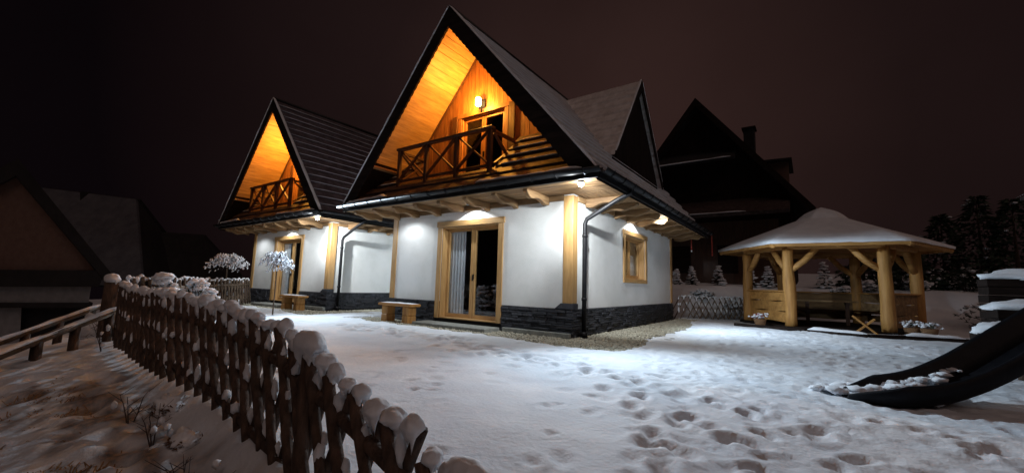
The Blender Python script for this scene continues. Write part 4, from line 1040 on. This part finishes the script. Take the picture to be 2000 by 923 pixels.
for i in range(26):
    x = -3.2+i*.25
    if 7.45 < 11-1.27*abs(x)-1.2: MB().box(x, x+.235, -.035, -.002, 7.9, min(9.6, 11-1.27*(abs(x)+.25)-.6)).build('plank', 'dark_z', b)
for x in (-1.5, .1): MB().box(x, x+1.0, -.05, -.021, 5.9, 7.0).build('window', 'dark_x', b)
for x in (-3.0,-1.0,1.2): MB().box(x-.45, x+.45, -.07, -.021, 1.9, 3.3).build('window', 'dark_x', b)
c = MB().box(1.95, 2.45, 1.2, 1.8, 6.4, 9.55).build('chimney', 'roof_dark', b, bevel=.02); MB().box(1.88, 2.52, 1.12, 1.88, 9.55, 9.65).build('cap', 'dark_x', c)
dr = empty('side_dormer', (0,0,0)); dr.parent = b
MB().prism([(2.2,7.85),(3.85,7.80),(3.85,5.8),(2.7,6.6)], 'y', 2.2, 2.3).build('dormer_wall', 'wall_brown', dr)
MB().prism([(2.0,7.98),(4.0,7.92),(4.0,7.81),(2.0,7.86)], 'y', 1.9, 5.0).build('dormer_roof', 'roof_dark', dr)
# left neighbours: gable, long roof, low dark barn
def at_depth(px, py, dp): 
    d = fw + rr*((px-1000)/F) - uu*((py-461.5)/F); return Vector((3.888,-7.51,.985)) + d*dp
def panel_house(): pass
def slab(name, pts, thick, m, par):
    v = [Vector(p) for p in pts]; nrm = (v[1]-v[0]).cross(v[-1]-v[0]).normalized()*thick; n = len(v)
    vs = v+[q-nrm for q in v]; fs = [tuple(range(n)), tuple(range(2*n-1,n-1,-1))]+[(i,i+n,(i+1)%n+n,(i+1)%n) for i in range(n)]
    return MB().add(vs, fs).build(name, m, par)
n1 = empty('neighbour_house', (0,0,0), 'neighbouring house with a wide brown gable at the far left edge', 'house')
def gp(px, py, dz=0.): return at_depth(px, py, 19.0+dz)
def extr(name, pts, m, dv, front=0.):
    v = [Vector(p)+dv.normalized()*front for p in pts]; n = len(v); vs = v+[q+dv for q in v]
    return MB().add(vs, [tuple(range(n)), tuple(range(2*n-1,n-1,-1))]+[(i,i+n,(i+1)%n+n,(i+1)%n) for i in range(n)]).build(name, m, n1)
dv_ = at_depth(30, 540, 1.0)-Vector((3.888,-7.51,.985)); dv_.z = 0; dv_ = dv_.normalized()
extr('gable', [gp(-330,527), gp(196,527), gp(36,345), gp(-330,600-100)+Vector((0,0,.5))], 'wall_brown', dv_*.3)
extr('roof', [gp(35,314), gp(226,548), gp(196,540), gp(30,345)], 'roof_dark', dv_*9, -.6)
extr('roof', [gp(35,314), gp(-330,500), gp(-330,535), gp(34,345)], 'roof_dark', dv_*9, -.55)
extr('balcony_band', [gp(-330,523), gp(205,528), gp(190,559), gp(-330,559)], 'roof_dark', dv_*.8, -.5)
extr('wall', [gp(-330,557), gp(178,557), gp(172,592), gp(-330,592)], 'wall_gray', dv_*8, -.1)
extr('cornice', [gp(-330,590), gp(180,590), gp(178,600), gp(-330,600)], 'roof_dark', dv_*8, -.3)
extr('lower_wall', [gp(-330,599), gp(42,599), gp(36,720), gp(-330,720)], 'wall_gray', dv_*8, .1)
extr('garage_recess', [gp(42,599), gp(170,599), gp(170,720), gp(36,720)], 'roof_dark', dv_*7, .6)
n2 = empty('long_roof_house', (0,0,0), 'pale grey long-roofed house behind the brown gable, with a small chimney', 'house')
A, B = at_depth(80,370,30), at_depth(270,393,30); C_, D_ = at_depth(283,560,26), at_depth(60,560,26)
back = Vector((fw.x, fw.y, 0)).normalized()*5
slab('roof', [A, B, C_, D_], .25, 'roof_gray', n2)
slab('far_roof', [A+back+Vector((0,0,-4)), B+back+Vector((0,0,-4)), B, A], .25, 'roof_dark', n2)
slab('end_wall', [B, C_+Vector((0,0,-.2)), C_+Vector((0,0,-4)), B+back+Vector((0,0,-8)), B+back+Vector((0,0,-4))], .2, 'roof_dark', n2)
MB().tube([A+Vector((0,0,.05)), B+Vector((0,0,.05))], .08, 8).build('ridge_cap', 'roof_dark', n2)
cc = at_depth(166, 384, 29.8); MB().box(cc.x-.25, cc.x+.25, cc.y-.25, cc.y+.25, cc.z-1.2, cc.z+.35).build('chimney', 'roof_dark', n2, bevel=.03)
n3 = empty('dark_barn', (0,0,0), 'low black barn between the grey roof and the farther cottage', 'barn')
A, B = at_depth(272,455,32), at_depth(398,463,32); C_, D_ = at_depth(408,600,30), at_depth(272,600,30)
slab('roof', [A, B, C_, D_], .25, 'roof_dark', n3)
slab('back_roof', [A+back+Vector((0,0,-3)), B+back+Vector((0,0,-3)), B, A], .25, 'roof_dark', n3)
slab('end_wall', [B, C_, C_+Vector((0,0,-2)), B+back+Vector((0,0,-7)), B+back+Vector((0,0,-3))], .2, 'roof_dark', n3)

# ------------------------------------------------------------------ pole railings down the left bank
for i, (q0, q1, lb) in enumerate([((-60,718,4.4), (236,603,6.4), 'nearer snow-topped pole railing running down the left bank'), ((-60,690,5.8), (200,597,7.6), 'farther snow-topped pole railing on the left bank')]):
    a, b_ = at_depth(*q0), at_depth(*q1); rl_ = empty('pole_railing', (a.x, a.y, 0), lb, 'railing', 'pole railings on the left bank')
    off = Vector((a.x, a.y, 0)); MB().tube([a-off, (a+b_)/2-off+Vector((0,0,.015)), b_-off], .05, 9, rough=.08).build('rail', 'trunk', rl_, smooth=True)
    m = MB(); strip(m, a-off+Vector((0,0,.035)), b_-off+Vector((0,0,.035)), .095, .035, seed=i, step=.2); m.build('snow_layer', 'snow', rl_, smooth=True)
    for t in (.1, .36, .62, .9):
        p = a.lerp(b_, t)-off; MB().tube([(p.x,p.y,p.z-1.3),(p.x,p.y,p.z)], .055, 8, rough=.1).build('post', 'bark', rl_, smooth=True)

# ------------------------------------------------------------------ dry grass and weeds on the bank
rg = random.Random(77)
m = MB(); ct = [(.9,-7.0),(.5,-7.05),(0.1,-6.9),(-.4,-6.85),(-1.0,-6.9),(-1.6,-6.8),(1.1,-7.25),(-.2,-7.3),(1.5,-7.2)]
for (cx, cy) in ct:
    for k in range(200):
        x = cx+rg.gauss(0,.30); y = cy+rg.gauss(0,.13); z = gz(x, y)-.01; a = rg.gauss(2.6,.5); L_ = rg.uniform(.05,.16)
        d = Vector((math.cos(a), math.sin(a), rg.uniform(.02,.25)))*L_; s_ = Vector((-math.sin(a), math.cos(a), 0))*.003
        p = Vector((x,y,z)); q = p+d*.6+Vector((0,0,.02)); e = p+d-Vector((0,0,.015)); m.add([p-s_, p+s_, q+s_, q-s_, e], [(0,1,2,3),(3,2,4)])
tag(m.build('dry_grass', 'grass_dry'), 'flattened brown grass poking through the snow left of the near fence', 'grass', kind='stuff')
def weed(loc, label, seed, h, spread=.35, nst=3, snow=True):
    W_ = empty('dry_weed', loc, label, 'dead weed', 'dead weed stalks on the left bank'); r_ = random.Random(seed)
    for i in range(nst):
        a = r_.uniform(0,6.28); L_ = h*r_.uniform(.7,1); tip = Vector((math.cos(a)*spread*L_, math.sin(a)*spread*L_, L_)); pts = [Vector((0,0,-.03)), tip*.35+Vector((r_.uniform(-.02,.02),0,.0)), tip*.7+Vector((r_.uniform(-.03,.03),0,.02)), tip]
        MB().tube(pts, [.005,.004,.003,.0015], 5).build('stalk', 'stem', W_, smooth=True)
        tw_ = MB()
        for k in range(4):
            p = pts[1].lerp(pts[3], r_.random()); b2 = r_.uniform(0,6.28); tw_.tube([p, p+Vector((math.cos(b2)*.09, math.sin(b2)*.09, .07))], [.0025,.001], 4)
        tw_.build('twig', 'stem', W_)['kind'] = 'stuff'
    if snow:
        s = MB()
        for k in range(5): s.blob((r_.gauss(0,.05), r_.gauss(0,.05), h*r_.uniform(.05,.7)), .022, .02, .03, 1, amp=.4, seed=k)
        s.build('snow_tuft', 'snow', W_, smooth=True)['kind'] = 'stuff'
for i, (px, dp, h, lb) in enumerate([(455,1.55,.42,'tall dead weed stalk nearest the camera at the bottom left of the fence'),(425,1.9,.35,'forked dead stalk just left of the nearest weed'),(395,2.3,.25,'short dead stalk among brown grass near the fence'),(285,3.2,.30,'dead stalk standing in the middle of the brown grass patch'),(335,2.9,.28,'dead stalk with snow blobs close to the fence foot'),(215,5.5,.5,'twiggy dead weed near the far left fence corner'),(470,1.35,.2,'very short dead stalk at the picture bottom beside the fence')]):
    p = along(px, dp); weed((p.x, p.y, gz(p.x, p.y)-.01), lb, 90+i, h)
for i, (px, dp, s_, lb) in enumerate([(360,3.4,.13,'snow-capped tussock against the fence foot, the larger'),(395,2.9,.10,'snow-capped tussock against the fence foot, the smaller'),(318,2.05,.13,'lump of snow and dead leaves at the bottom left'),(205,7.2,.35,'snowy heap of branches below the far left fence corner')]):
    p = along(px, dp); t_ = empty('tussock', (p.x, p.y, gz(p.x,p.y)), lb, 'tussock', 'snowy tussocks on the left bank')
    MB().blob((0,0,s_*.3), s_, s_*.8, s_*.7, 3, amp=.5, freq=3, seed=i+4).build('snow_tuft', 'snow', t_, smooth=True)
    r_ = random.Random(i); m = MB()
    for k in range(160):
        a = r_.uniform(0,6.28); q = Vector((math.cos(a), math.sin(a), r_.uniform(-.1,.7)))*s_*r_.uniform(.7,1.0); d = Vector((r_.gauss(0,1), r_.gauss(0,1), r_.gauss(-.2,.6))).normalized()*s_*.35; n_ = Vector((r_.gauss(0,1), r_.gauss(0,1), r_.gauss(0,1))).normalized()*.008
        m.add([q-n_, q+n_, q+d], [(0,1,2)])
    m.build('dead_leaf', 'leaf_litter', t_)['kind'] = 'stuff'
